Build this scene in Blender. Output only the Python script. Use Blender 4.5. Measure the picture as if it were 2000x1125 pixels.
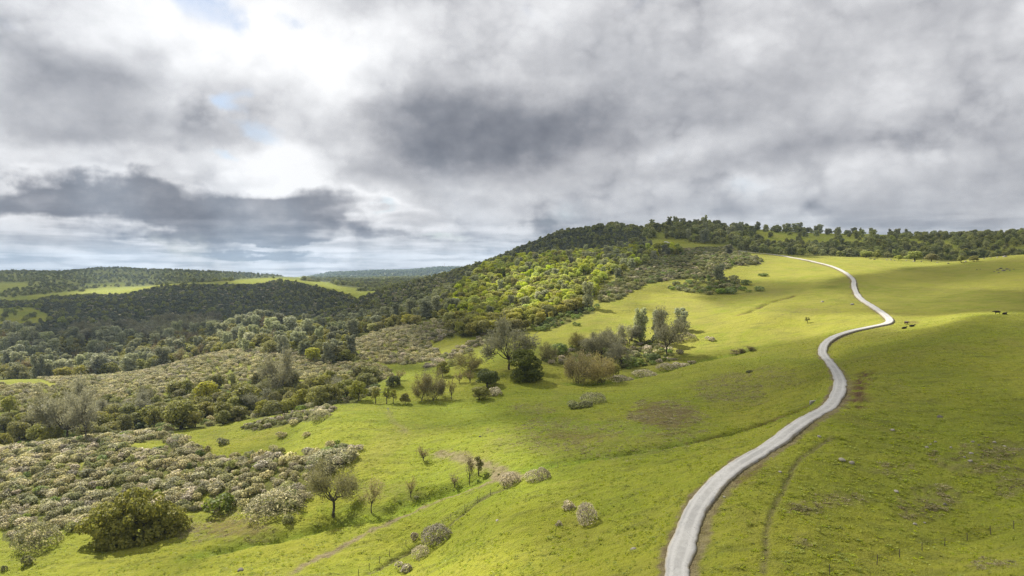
import bpy, math, random
import numpy as np

random.seed(7)
RNG = np.random.default_rng(7)
scene = bpy.context.scene
for _o in list(bpy.data.objects):
    bpy.data.objects.remove(_o)
COL = scene.collection

# ------------------------------------------------------------------ camera
F = 1351.0            # focal length in pixels of the 2000 px wide photograph
UC, VH = 1000.0, 548.0   # column of the view axis, row of the true horizon
ZC = 80.0             # height of the drone above the datum
cam_d = bpy.data.cameras.new('camera')
cam_d.sensor_width = 36.0
cam_d.lens = 36.0 * F / 2000.0
cam_d.shift_y = -(562.5 - VH) / 2000.0
cam_d.clip_start = 1.0
cam_d.clip_end = 60000.0
cam = bpy.data.objects.new('camera', cam_d)
cam.location = (0, 0, ZC)
cam.rotation_euler = (math.radians(90), 0, 0)
COL.objects.link(cam)
scene.camera = cam

# ------------------------------------------------------------------ world, sun, exposure
SUN_AZ = math.radians(-40)     # 0 = straight ahead, negative = to the left
SUN_EL = math.radians(43)
SUN_DIR = np.array([math.sin(SUN_AZ) * math.cos(SUN_EL), math.cos(SUN_AZ) * math.cos(SUN_EL), math.sin(SUN_EL)])
scene.view_settings.view_transform = 'Standard'
scene.view_settings.look = 'None'
scene.view_settings.gamma = 1.0
scene.view_settings.exposure = 1.12
world = bpy.data.worlds.new('World')
scene.world = world
world.use_nodes = True
#SKY_BEGIN
def build_sky():
    nt = world.node_tree; nt.nodes.clear(); L = nt.links
    def N(t, **kw):
        o = nt.nodes.new('ShaderNode' + t)
        for k, v in kw.items(): setattr(o, k, v)
        return o
    def put(s, v):
        if isinstance(v, bpy.types.NodeSocket): L.new(v, s)
        else: s.default_value = v
    def M(op, a, b=None, c=None, clamp=False):
        o = N('Math', operation=op, use_clamp=clamp)
        for i, x in enumerate((a, b, c)):
            if x is not None: put(o.inputs[i], x)
        return o.outputs[0]
    def VM(op, a, b):
        o = N('VectorMath', operation=op); put(o.inputs[0], a); put(o.inputs[1], b); return o.outputs[0]
    def noise(vec, scale, detail, rough, off, dist=0.0):
        o = N('TexNoise'); put(o.inputs['Vector'], VM('ADD', vec, off))
        o.inputs['Scale'].default_value = scale; o.inputs['Detail'].default_value = detail
        o.inputs['Roughness'].default_value = rough; o.inputs['Distortion'].default_value = dist
        return o
    def ss(x, a, b, c=0.0, d=1.0):
        o = N('MapRange', interpolation_type='SMOOTHSTEP')
        for i, q in enumerate((x, a, b, c, d)): put(o.inputs[i], q)
        return o.outputs[0]
    D = N('TexCoord').outputs['Generated']
    sx = N('SeparateXYZ'); L.new(D, sx.inputs[0]); dx, dy, dz = sx.outputs
    az = M('ARCTAN2', dx, dy); el = M('ARCSINE', dz)
    # the cloud deck seen in perspective: flattened towards the horizon
    zz = M('ADD', M('MAXIMUM', dz, 0.0), 0.13)
    cp = N('CombineXYZ'); put(cp.inputs[0], M('DIVIDE', dx, zz)); put(cp.inputs[1], M('DIVIDE', dy, zz)); put(cp.inputs[2], 0.0)
    W = cp.outputs[0]
    wa = noise(W, 1.1, 3, 0.55, (3.1, 7.7, 0.0)); wb = noise(D, 9.0, 5, 0.62, (1.0, 5.0, 2.0))
    def sep(o):
        s = N('SeparateColor'); L.new(o.outputs['Color'], s.inputs[0]); return s.outputs
    a_, b_ = sep(wa), sep(wb)
    def warp(base, c1, k1, c2, k2):
        return M('ADD', base, M('ADD', M('MULTIPLY', M('SUBTRACT', c1, 0.5), k1), M('MULTIPLY', M('SUBTRACT', c2, 0.5), k2)))
    azw = warp(az, a_[0], 0.22, b_[0], 0.10)
    elw = warp(el, a_[1], 0.07, b_[1], 0.055)
    def ang(u, v):
        A = math.atan((u - UC) / F)
        return A, math.atan((VH - v) / F * math.cos(A))
    cw = N('CombineXYZ'); put(cw.inputs[0], azw); put(cw.inputs[1], elw); put(cw.inputs[2], 0.0)
    def blob(u, v, su, sv, amp, rot=0.0, pw=1.0, acc=None):
        A, E = ang(u, v)
        mp = N('Mapping', vector_type='TEXTURE'); L.new(cw.outputs[0], mp.inputs[0])
        mp.inputs[1].default_value = (A, E, 0); mp.inputs[2].default_value = (0, 0, rot); mp.inputs[3].default_value = (su / F, sv / F, 1)
        d = N('VectorMath', operation='DOT_PRODUCT'); L.new(mp.outputs[0], d.inputs[0]); L.new(mp.outputs[0], d.inputs[1])
        r = d.outputs['Value']
        if pw != 1.0: r = M('POWER', r, pw)
        return M('MULTIPLY_ADD', M('POWER', 0.36788, r), amp, 0.0 if acc is None else acc)
    z2 = M('ADD', M('MAXIMUM', dz, 0.0), 0.055)
    c2 = N('CombineXYZ'); put(c2.inputs[0], M('DIVIDE', dx, z2)); put(c2.inputs[1], M('DIVIDE', dy, z2)); put(c2.inputs[2], 0.0)
    W2 = c2.outputs[0]
    sq = N('VectorMath', operation='MULTIPLY'); L.new(D, sq.inputs[0]); sq.inputs[1].default_value = (1.0, 1.0, 1.35)
    DS = sq.outputs[0]
    f1 = noise(W, 0.9, 5, 0.58, (11.3, 2.2, 0.0)).outputs[0]
    f2 = noise(DS, 6.0, 6, 0.54, (4.2, 0.7, 1.9), 0.0).outputs[0]
    f3 = noise(DS, 6.0, 6, 0.54, (4.2 - 0.010, 0.7, 1.9 + 0.030), 0.0).outputs[0]
    val = M('MULTIPLY_ADD', M('SUBTRACT', f1, 0.5), 0.45, 0.76)
    val = M('MULTIPLY_ADD', M('SUBTRACT', f2, 0.5), 0.55, val)
    val = M('MULTIPLY_ADD', M('SUBTRACT', f2, f3), 0.85, val)
    for b in CLOUD_BLOBS: val = blob(*b, acc=val)
    f4 = noise(DS, 21.0, 5, 0.58, (7.2, 2.7, 0.3)).outputs[0]
    val = M('MULTIPLY_ADD', M('SUBTRACT', f4, 0.5), 0.26, val)
    wv = N('VectorMath', operation='MULTIPLY_ADD'); L.new(wb.outputs['Color'], wv.inputs[0]); wv.inputs[1].default_value = (0.07, 0.07, 0.07); L.new(DS, wv.inputs[2])
    vo = N('TexVoronoi', feature='F1'); L.new(wv.outputs[0], vo.inputs['Vector']); vo.inputs['Scale'].default_value = 11.0
    vo.inputs['Detail'].default_value = 2.0; vo.inputs['Roughness'].default_value = 0.5; vo.inputs['Lacunarity'].default_value = 2.3
    puff = M('SUBTRACT', 0.45, vo.outputs['Distance'])
    val = M('MULTIPLY_ADD', M('MULTIPLY', puff, ss(val, 0.35, 0.8, 0.30, 1.0)), 0.30, M('ADD', val, 0.12))
    # cumulus with crisp, sunlit shoulders and grey bases
    cr = None
    for b in CUMULUS: cr = blob(*b, acc=cr)
    nf = M('ADD', M('MULTIPLY', M('SUBTRACT', f2, 0.5), 1.5), M('MULTIPLY', M('SUBTRACT', f4, 0.5), 1.0))
    cn = M('MULTIPLY_ADD', puff, -0.40, M('ADD', cr, nf))
    dark = ss(cn, 0.14, 1.25)
    rim = M('MULTIPLY', ss(cr, 0.03, 0.40), M('SUBTRACT', 1.0, dark))
    val = M('MULTIPLY_ADD', rim, 0.42, val)
    val = M('MULTIPLY_ADD', dark, -0.62, val)
    # rows of small clouds towards the horizon
    low = ss(el, 0.05, 0.11, 1.0, 0.0)
    st = noise(W2, 0.85, 5, 0.5, (0.0, 3.3, 0.0)).outputs[0]
    val = M('MULTIPLY_ADD', M('MULTIPLY', M('SUBTRACT', ss(st, 0.38, 0.62), 0.72), low), 0.36, val)
    ramp = N('ValToRGB'); L.new(M('MULTIPLY', val, 0.80), ramp.inputs[0])
    e = ramp.color_ramp.elements
    stops = [(0.0, (0.080, 0.084, 0.099)), (0.18, (0.120, 0.124, 0.139)), (0.34, (0.186, 0.188, 0.201)), (0.50, (0.266, 0.267, 0.277)), (0.66, (0.343, 0.343, 0.352)), (0.82, (0.409, 0.409, 0.416)), (1.0, (0.478, 0.478, 0.482))]
    e[0].position, e[0].color = stops[0][0], (*stops[0][1], 1)
    e[1].position, e[1].color = stops[-1][0], (*stops[-1][1], 1)
    for p, c in stops[1:-1]:
        x = e.new(p); x.color = (*c, 1)
    sky = N('TexSky', sky_type='NISHITA', sun_disc=False)
    sky.sun_elevation = SUN_EL; sky.sun_rotation = SUN_AZ; sky.altitude = 300.0
    hole = None
    for b in SKY_HOLES: hole = blob(*b, acc=hole)
    hole = M('MULTIPLY_ADD', M('SUBTRACT', f2, 0.5), 2.2, hole)
    hole = ss(hole, 0.25, 0.95, 0.0, 0.92)
    blue = N('Background'); L.new(sky.outputs[0], blue.inputs[0]); blue.inputs[1].default_value = 0.05
    cl = N('Background'); L.new(ramp.outputs[0], cl.inputs[0]); cl.inputs[1].default_value = 1.0
    mx = N('MixShader'); put(mx.inputs[0], hole); L.new(cl.outputs[0], mx.inputs[1]); L.new(blue.outputs[0], mx.inputs[2])
    out = N('OutputWorld'); L.new(mx.outputs[0], out.inputs[0])
# clouds as they stand in the sky: photo column, row, half width, half height, brighter (+) or greyer (-), turn, hardness
CLOUD_BLOBS = [
 (1600,230,520,260,-0.10,0.0,2.0),(900,255,150,60,-0.10),(1000,300,200,40,-0.10),
 (190,205,270,105,-0.34,0.12,1.7),(430,215,90,62,-0.20,0.0,1.4),(60,140,130,70,-0.10),
 (850,235,240,90,-0.44,0.0,1.6),(930,265,140,62,-0.12),(1120,295,170,55,-0.22),
 (640,468,140,16,-0.15),
 (1250,205,270,85,-0.20,0.0,1.2),(1480,305,260,34,-0.22,0.22,1.3),(1590,370,30,45,-0.22,0.0,1.3),(1830,400,260,45,-0.16),(1900,220,300,60,-0.05),
 (930,430,130,32,-0.28),(1060,440,140,25,-0.30),(870,345,150,20,-0.10),(1450,400,80,25,-0.15),
 (400,495,120,9,-0.30),(170,512,140,7,-0.22),(535,500,60,11,-0.30),(790,470,80,24,-0.25,0.0,1.4),(330,470,90,7,-0.2),(640,515,120,6,-0.2),
 (470,100,240,120,0.44,0.0,1.4),(330,40,160,50,0.25),(640,190,110,120,0.34),(545,335,130,40,0.50,0.0,1.8),(180,308,230,24,0.32,0.0,1.4),(880,90,200,60,0.15),
 (1400,85,200,80,0.08),(1300,305,130,25,0.14),(1330,370,130,25,0.16),(1720,320,170,32,0.17,0.1),(1100,150,90,80,0.10),(1520,430,140,20,0.10),(680,415,36,16,0.3),(640,450,40,14,0.3),(60,450,200,14,0.12),(860,440,40,14,0.3),(760,400,60,30,0.12),
]
CUMULUS = [(220,386,180,38,1.05,0.0,1.6),(40,398,100,30,0.75,0.0,1.5),(530,436,200,34,1.2,0.0,1.8),(620,398,105,34,1.0,0.0,1.4),(400,450,120,18,0.5),(800,468,80,22,0.55),(535,500,60,9,0.6),(400,495,110,8,0.55),(1060,445,120,20,0.35),(430,218,90,50,0.25,0.0,1.3),(1590,372,30,44,0.2),(940,425,110,28,0.25)]
SKY_HOLES = [(405,28,62,44,1.0,0.0,1.6),(548,285,60,24,0.78,-0.3,1.2),(500,205,24,36,0.75,0.5,1.2),(443,312,36,12,0.7),(545,35,34,20,0.65),(720,395,22,20,0.7),(850,462,46,12,0.55)]
build_sky()
world.cycles.sampling_method = 'MANUAL'
world.cycles.sample_map_resolution = 256
#SKY_END
sun_d = bpy.data.lights.new('sun', 'SUN')
sun_d.energy = 5.0
sun_d.angle = math.radians(0.5)
sun_d.color = (1.0, 0.95, 0.86)
sun = bpy.data.objects.new('sun', sun_d)
sun.rotation_euler = (math.radians(90) - SUN_EL, 0, math.pi - SUN_AZ)
sun.location = (-300, 400, 600)
COL.objects.link(sun)
scene.cycles.use_denoising = True
scene.cycles.denoiser = 'OPENIMAGEDENOISE'
scene.cycles.denoising_input_passes = 'RGB_ALBEDO_NORMAL'
scene.cycles.denoising_prefilter = 'NONE'
scene.cycles.max_bounces = 6
scene.cycles.diffuse_bounces = 3
scene.cycles.transmission_bounces = 4
scene.cycles.transparent_max_bounces = 16
scene.cycles.volume_bounces = 0

# ------------------------------------------------------------------ numeric noise
def _hash(ix, iy, seed):
    h = (ix.astype(np.int64) * 374761393 + iy.astype(np.int64) * 668265263 + seed * 1442695041) & 0x7fffffff
    h = ((h ^ (h >> 13)) * 1274126177) & 0x7fffffff
    return ((h ^ (h >> 16)) & 0xffff) / 65535.0
def vnoise(x, y, seed=0):
    x = np.asarray(x, float); y = np.asarray(y, float)
    ix = np.floor(x); iy = np.floor(y)
    fx = x - ix; fy = y - iy
    fx = fx * fx * fx * (fx * (fx * 6 - 15) + 10); fy = fy * fy * fy * (fy * (fy * 6 - 15) + 10)
    a = _hash(ix, iy, seed); b = _hash(ix + 1, iy, seed); c = _hash(ix, iy + 1, seed); d = _hash(ix + 1, iy + 1, seed)
    return (a * (1 - fx) + b * fx) * (1 - fy) + (c * (1 - fx) + d * fx) * fy - 0.5
def fbm(x, y, scale, octaves=4, seed=0, gain=0.5):
    r = 0; amp = 1.0; f = 1.0 / scale; tot = 0
    for k in range(octaves):
        ca, sa = math.cos(k * 1.1 + 0.4), math.sin(k * 1.1 + 0.4)
        r = r + amp * vnoise((x * ca - y * sa) * f + 17.3 * k, (x * sa + y * ca) * f - 9.1 * k, seed + k)
        tot += amp; amp *= gain; f *= 2.03
    return r / tot * 2.0
def smooth(a, b, x):
    t = np.clip((x - a) / (b - a), 0, 1)
    return t * t * (3 - 2 * t)
def inpoly(poly, u, v):
    u = np.asarray(u, float); v = np.asarray(v, float)
    r = np.zeros(u.shape, bool); n = len(poly)
    for i in range(n):
        x1, y1 = poly[i]; x2, y2 = poly[(i + 1) % n]
        if y1 == y2: continue
        c = ((y1 > v) != (y2 > v)) & (u < (x2 - x1) * (v - y1) / (y2 - y1) + x1)
        r ^= c
    return r

# ------------------------------------------------------------------ terrain: surveyed points (photo column, photo row, metres away)
CP = [
 # near slope and the gully below it
 (-600,1125,135),(-200,1130,135),(0,1120,137),(300,1125,128),(600,1125,118),(800,1080,126),(1000,1125,97),(1325,1125,83),(1500,1125,82),(1700,1125,85),(2000,1125,82),(2400,1125,80),(3000,1200,75),
 (0,1150,131),(300,1098,136),(560,1040,140),(750,992,142),(960,932,144),(1100,902,144),(1350,865,146),(1480,832,152),(1600,787,166),
 (1000,1010,117),(1200,960,118),(1200,1050,102),(800,1020,136),(1360,1000,101),(1430,900,118),(1500,865,128),(1560,815,140),(1640,760,170),(1622,720,214),(1600,688,262),
 # right hillside
 (1600,1000,100),(1900,1050,98),(1700,900,120),(1900,900,121),(1760,800,149),(1900,800,148),(1800,720,190),(1960,700,198),(1700,690,225),
 (1900,620,272),(1960,612,290),(1770,632,300),(1745,630,302),(1690,640,295),(1640,655,285),(1900,570,390),(1780,580,395),(1900,530,500),(2000,515,520),(1900,505,610),(2000,497,640),(2300,480,640),(2700,470,640),
 (2200,1000,100),(2200,800,145),(2300,650,240),(2300,540,440),
 # road bend and plateau
 (1700,598,350),(1668,560,430),(1645,532,510),(1600,515,580),(1560,506,620),(1500,496,680),(1450,492,690),(1700,503,650),(1780,510,640),(1850,513,630),
 (1500,540,520),(1550,570,430),(1450,560,480),(1400,525,560),(1500,620,345),(1400,600,395),(1560,625,340),(1580,660,300),
 # second fold of the meadow
 (1200,742,258),(1340,712,282),(1470,682,300),(1100,752,250),(1000,772,232),(850,800,222),(760,795,225),(700,830,196),(620,815,208),(1130,790,208),(1300,780,205),(1450,760,205),(1300,830,165),(1100,850,168),(900,870,172),(1550,720,225),(1520,690,272),
 (700,900,172),(650,960,160),(500,900,182),(450,980,165),(655,1006,150),(500,1020,150),(850,910,165),
 (1030,738,256),(950,760,246),(840,780,238),(740,788,236),(900,720,285),(1000,690,300),(820,750,262),(760,750,262),
 (1200,690,318),(1100,690,312),(1060,660,345),(1200,650,352),(1300,690,308),(1320,640,355),(1250,600,410),(1300,560,475),(1200,620,385),(1100,640,368),(960,665,350),
 # spur with the bright wood
 (880,655,365),(1000,642,375),(1150,600,415),(900,610,450),(1000,580,500),(1100,540,560),(1200,520,590),(1300,505,640),(1400,490,690),(1000,540,600),(900,570,560),
 (860,580,600),(905,552,650),(960,515,690),(1030,500,720),(1100,492,740),(1200,486,760),(1260,477,800),(1310,475,850),(1400,472,820),
 # behind the plateau: a dip, then the oak-covered ridge
 (1500,498,745),(1700,505,720),(1900,512,700),(1600,500,735),(2000,503,720),(1500,480,840),(1600,482,830),(1700,485,820),(1800,488,815),(1900,485,810),(2000,480,800),(1850,495,770),
 (1300,448,1020),(1400,447,1020),(1500,453,1010),(1600,456,1010),(1700,461,1010),(1800,466,1000),(1900,464,980),(2000,461,960),(2400,455,950),
 (1300,470,1400),(1500,480,1500),(1700,490,1500),(1900,490,1500),(2200,490,1600),(1200,470,1500),
 # dark hill behind the spur
 (1240,451,1080),(1190,448,1100),(1136,450,1090),(1103,454,1080),(1076,460,1070),(1035,478,1050),(1001,494,1040),(957,511,1050),(920,521,1100),(885,530,1200),(1050,490,900),(1100,490,820),(990,515,880),
 (830,545,1150),(770,560,1050),(717,580,950),(640,610,850),(800,590,800),(900,560,800),(820,615,640),(740,610,740),(690,640,600),(600,632,740),
 (1000,520,1500),(900,545,1700),(1100,490,1600),
 # left valley
 (0,1045,158),(100,1062,150),(260,1050,152),(380,1010,160),(0,960,182),(150,950,182),(300,950,178),(100,870,226),(0,880,224),(200,855,232),(300,845,236),(430,848,222),(560,855,204),(520,825,225),
 (110,868,255),(0,875,262),(250,848,268),(400,820,262),(350,830,258),(500,815,250),(600,800,242),(640,790,246),
 (0,800,300),(150,790,310),(300,785,318),(450,780,300),(560,780,290),(680,775,282),(0,745,360),(120,742,372),(250,748,360),(400,700,400),(480,688,408),(560,692,390),(650,715,350),(740,722,318),(450,740,340),(600,745,315),
 (700,690,370),(760,650,430),(800,635,455),(850,690,345),(850,650,405),(860,700,330),
 (0,740,470),(150,735,480),(300,725,500),(400,700,510),(550,670,500),(650,660,490),(620,640,560),(500,650,580),(560,630,620),(640,632,620),(720,625,600),
 (0,690,560),(200,690,580),(350,670,620),(-400,760,430),(-400,680,600),(-400,900,240),(-400,1000,180),
 # dark hill on the left and what lies beyond
 (80,655,680),(200,650,720),(300,645,740),(420,640,760),(520,630,800),(580,626,820),(640,612,900),(690,590,1000),
 (30,600,1000),(130,600,960),(250,590,1050),(350,580,1080),(450,585,1050),(550,590,1050),(620,590,1020),
 (240,575,1250),(301,562,1300),(373,557,1300),(499,556,1300),(578,552,1300),(637,565,1220),(677,575,1120),
 (420,554,1480),(480,548,1550),(545,543,1600),(620,551,1600),(690,572,1350),
 (110,577,1600),(190,570,1700),(270,563,1800),(0,585,1400),(0,563,1900),(80,562,1900),(20,588,1300),
 (350,560,2000),(600,553,2100),(750,558,1900),(820,552,2200),
 (0,548,2400),(150,545,2400),(300,546,2400),(450,550,2400),(600,548,2800),(750,548,3000),
 (0,533,3000),(60,532,3000),(110,535,2900),(190,531,2800),(250,531,2800),(280,536,2800),(320,534,2900),(373,536,2900),(413,536,2900),(453,541,2800),(500,544,2700),
 (-300,532,3000),(-700,528,3000),
 (100,545,4500),(400,546,4500),(-300,545,4500),
 (581,543,6500),(637,536,6500),(690,532,6500),(743,529,6500),(797,529,6500),(837,524,6500),(866,522,6500),(900,523,6500),(1000,526,6500),(640,546,5000),(750,543,5000),(850,541,5000),
 (100,544,7000),(400,544,7000),(1200,520,6500),(1600,520,6500),(2000,520,6500),(-500,543,7000),(2500,520,6500),
 (700,543,9000),(100,546,9000),(1400,540,9000),(2000,540,9000),
]
CZ = [ # (photo column, metres below the camera, metres away)
 (-700,-53,60),(-200,-50,60),(300,-46,60),(700,-42,60),(1000,-39,60),(1300,-37,60),(1700,-37,60),(2000,-38,60),(2600,-36,60),
 (-700,-52,40),(0,-46,40),(700,-42,40),(1300,-39,40),(2000,-39,40),(2700,-38,40),
]
_pp = np.array([((u - UC) / F, math.log(Y), (VH - v) / F) for u, v, Y in CP] + [((u - UC) / F, math.log(Y), z / Y) for u, z, Y in CZ])
ALPHA = 1.7
def _tps(r2):
    return np.where(r2 > 1e-12, 0.5 * r2 * np.log(np.maximum(r2, 1e-12)), 0.0)
_cx, _cy, _ce = _pp[:, 0] * ALPHA, _pp[:, 1], _pp[:, 2]
_n = len(_pp)
_A = np.zeros((_n + 3, _n + 3))
_A[:_n, :_n] = _tps((_cx[:, None] - _cx) ** 2 + (_cy[:, None] - _cy) ** 2) + np.eye(_n) * 3e-5
_A[:_n, _n] = 1; _A[:_n, _n + 1] = _cx; _A[:_n, _n + 2] = _cy
_A[_n:, :_n] = _A[:_n, _n:].T
_w = np.linalg.solve(_A, np.concatenate([_ce, np.zeros(3)]))
def base_height(X, Y):
    """Smooth height of the land above the datum."""
    X = np.asarray(X, float); Y = np.asarray(Y, float)
    shp = X.shape; X = X.ravel(); Y = Y.ravel(); o = np.empty(X.shape)
    for i in range(0, len(X), 40000):
        x = X[i:i + 40000]; y = Y[i:i + 40000]
        px = (x / y * ALPHA).astype(np.float32); q = np.log(y).astype(np.float32)
        r2 = (px[:, None] - _cx.astype(np.float32)) ** 2 + (q[:, None] - _cy.astype(np.float32)) ** 2 + np.float32(1e-12)
        e = (0.5 * r2 * np.log(r2)) @ _w[:_n].astype(np.float32) + _w[_n] + _w[_n + 1] * px + _w[_n + 2] * q
        o[i:i + 40000] = e * y
    return o.reshape(shp) + ZC

def catmull(pts, step=1.0):
    pts = [np.array(p, float) for p in pts]
    P = [2 * pts[0] - pts[1]] + pts + [2 * pts[-1] - pts[-2]]
    o = []
    for i in range(1, len(P) - 2):
        p0, p1, p2, p3 = P[i - 1:i + 3]
        n = max(2, int(np.linalg.norm(p2 - p1) / step))
        for k in range(n):
            t = k / n
            o.append(0.5 * ((2 * p1) + (-p0 + p2) * t + (2 * p0 - 5 * p1 + 4 * p2 - p3) * t * t + (-p0 + 3 * p1 - 3 * p2 + p3) * t ** 3))
    o.append(P[-2])
    return np.array(o)

# grid rows and columns (fan of cells that grow with distance)
qs = np.concatenate([np.arange(math.log(42), math.log(75), 0.02), np.arange(math.log(75), math.log(420), 0.0042), np.arange(math.log(420), math.log(1300), 0.0065), np.arange(math.log(1300), math.log(9000), 0.016)])
ps = np.concatenate([np.linspace(-1.25, -0.80, 40)[:-1], np.linspace(-0.80, 0.80, 720), np.linspace(0.80, 1.25, 40)[1:]])
GY = np.exp(qs); NR, NC = len(qs), len(ps)
PP, YY = np.meshgrid(ps, GY)
XX = PP * YY
SM = base_height(XX, YY)          # smooth land
def lookup(grid, X, Y):
    X = np.asarray(X, float); Y = np.asarray(Y, float)
    fi = np.interp(np.log(Y), qs, np.arange(NR)); fj = np.interp(X / Y, ps, np.arange(NC))
    i = np.clip(fi.astype(int), 0, NR - 2); j = np.clip(fj.astype(int), 0, NC - 2)
    a = fi - i; b = fj - j
    return (grid[i, j] * (1 - b) + grid[i, j + 1] * b) * (1 - a) + (grid[i + 1, j] * (1 - b) + grid[i + 1, j + 1] * b) * a
def hit_on(grid, u, v):
    """First point of the land seen along the line of sight of a photograph pixel."""
    p = (u - UC) / F
    fj = float(np.interp(p, ps, np.arange(NC))); j = min(int(fj), NC - 2); b = fj - j
    z = grid[:, j] * (1 - b) + grid[:, j + 1] * b
    vv = VH - F * (z - ZC) / GY
    k = np.nonzero((vv <= v) & (GY > 60))[0]
    if len(k) == 0: return None
    k = k[0]
    if k == 0: return None
    t = (v - vv[k - 1]) / (vv[k] - vv[k - 1] + 1e-9)
    Y = GY[k - 1] + np.clip(t, 0, 1) * (GY[k] - GY[k - 1])
    return np.array([p * Y, Y])

def line_px(pts, step=1.0):
    """World centre line through photograph pixels that lie on the land."""
    return catmull([hit_on(SM, u, v) for u, v in pts], step)
def dist_to_line(X, Y, line, reach):
    """Distance of grid points to a line (only those within reach), nearest index and side."""
    D = np.full(X.shape, 1e9); I = np.zeros(X.shape, int)
    lo = line.min(0) - reach; hi = line.max(0) + reach
    m = (X > lo[0]) & (X < hi[0]) & (Y > lo[1]) & (Y < hi[1])
    idx = np.nonzero(m.ravel())[0]
    x = X.ravel()[idx].astype(np.float32); y = Y.ravel()[idx].astype(np.float32)
    L = line.astype(np.float32)
    d = np.empty(len(idx)); n = np.empty(len(idx), int)
    for i in range(0, len(idx), 20000):
        q = (x[i:i + 20000, None] - L[:, 0]) ** 2 + (y[i:i + 20000, None] - L[:, 1]) ** 2
        k = q.argmin(1); n[i:i + 20000] = k; d[i:i + 20000] = np.sqrt(q[np.arange(len(k)), k])
    D.ravel()[idx] = d; I.ravel()[idx] = n
    return D, I

# --- road centre line
ROAD = catmull([((u - UC) / F * Y, Y) for u, v, Y in [
 (1322,1250,66),(1322,1125,83),(1338,1050,93),(1362,990,102),(1405,938,110),(1460,895,118),(1530,850,129),(1590,810,142),(1630,775,160),(1641,750,180),(1632,725,207),(1612,700,243),(1606,683,265),(1620,668,279),(1660,654,288),(1705,643,294),(1732,634,299),(1738,626,308),(1725,614,325),(1700,598,352),(1678,580,385),(1668,562,426),(1666,548,465),(1648,534,510),(1622,521,555),(1590,512,592),(1556,505,625),(1520,499,660),(1480,496,690),(1440,494,720)]], 1.0)
rz = base_height(ROAD[:, 0], ROAD[:, 1])
for _ in range(40):
    rz[1:-1] = 0.25 * rz[:-2] + 0.5 * rz[1:-1] + 0.25 * rz[2:]
ROAD2 = catmull([((u - UC) / F * Y, Y) for u, v, Y in [(1322,486,770),(1314,480,800),(1310,476,840),(1300,472,870)]], 2.0)
rz2 = base_height(ROAD2[:, 0], ROAD2[:, 1])
dR, iR = dist_to_line(XX, YY, ROAD, 14.0)

# --- land with its relief
UU = UC + F * PP
ZZ = SM.copy()
far = smooth(450, 900, YY)
ZZ += fbm(XX, YY, 46.0, 3, 11) * 0.9 * (1 - far) * smooth(2, 14, np.minimum(dR, 20))
ZZ += fbm(XX, YY, 9.0, 3, 21) * 0.28 * (1 - far)
tn = np.clip(fbm(XX + 0.35 * YY, YY * 1.6, 2.3, 3, 31), -0.5, 1)
ZZ += tn * 0.30 * (1 - smooth(160, 420, YY))
ZZ += fbm(XX, YY, 260.0, 4, 41) * 7.0 * smooth(500, 1100, YY) * (1 - smooth(2300, 2700, YY))
ZZ += fbm(XX, YY, 520.0, 4, 45) * 4.0 * smooth(1750, 2300, YY) * (1 - smooth(3300, 4000, YY))
ZZ += fbm(XX, YY, 900.0, 4, 43) * 18.0 * smooth(2500, 2800, YY)
# ditches, gullies and banks: (pixels, half width m, depth m)
GULLY = [
 ([(380,1088),(470,1062),(560,1042),(660,1018),(750,993),(840,968),(930,940),(975,928)], 3.0, 2.3),
 ([(1010,925),(1080,907),(1170,893),(1260,880),(1350,864),(1420,848),(1500,822),(1560,802),(1592,789)], 2.4, 1.3),
 ([(1345,862),(1400,850),(1450,836),(1500,818),(1545,803),(1585,789)], 1.1, 0.8),
 ([(1110,752),(1200,743),(1280,728),(1340,713),(1400,697),(1472,680)], 3.0, 1.2),
 ([(1442,617),(1470,607),(1500,594),(1520,587),(1560,576)], 1.6, 1.3),
 ([(1490,1125),(1497,1080),(1496,1050),(1510,1000),(1530,960),(1550,915),(1570,890),(1600,868),(1625,853)], 0.45, 0.40),
 ([(725,1120),(780,1088),(830,1058),(880,1025),(930,985),(985,955),(1000,948)], 0.6, 0.7),
 ([(1710,1100),(1780,1082),(1850,1064),(1920,1048),(1998,1030)], 1.3, 0.45),
]
GL = []
for pts, w, dep in GULLY:
    ln = line_px(pts, 0.7); GL.append(ln)
    d, i = dist_to_line(XX, YY, ln, 4 * w + 2)
    t = i / max(1, len(ln) - 1); fade = smooth(0, 0.12, t) * smooth(1.0, 0.88, t)
    ZZ -= dep * np.exp(-(d / w) ** 2) * fade * (0.8 + 0.7 * fbm(XX, YY, 5.0, 2, 51))
# cut bank above the road bend, red earth
SCAR = line_px([(1668,790),(1676,762),(1682,742),(1688,725)], 0.6)
dS, _ = dist_to_line(XX, YY, SCAR, 12)
ZZ -= 1.1 * np.exp(-(dS / 2.6) ** 2) * (0.7 + fbm(XX, YY, 2.0, 3, 61))
# bench for the road
rlev = rz[iR] - 0.05 - 0.0002 * YY
k = smooth(1.9, 6.0, dR)
k = np.where(dR < 13, k, 1.0)
ZZ = np.where(dR < 13, rlev * (1 - k) + ZZ * k, ZZ)
dR2, iR2 = dist_to_line(XX, YY, ROAD2, 14.0)
k = np.where(dR2 < 13, smooth(3.0, 9.0, dR2), 1.0)
ZZ = np.where(dR2 < 13, (rz2[iR2] - 0.4) * (1 - k) + ZZ * k, ZZ)

VV = VH - F * (ZZ - ZC) / YY
def ground(x, y):
    return float(lookup(ZZ, x, y))
def at(u, v):
    h = hit_on(ZZ, u, v)
    if h is None: return None
    return np.array([h[0], h[1], ground(h[0], h[1])])

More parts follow.
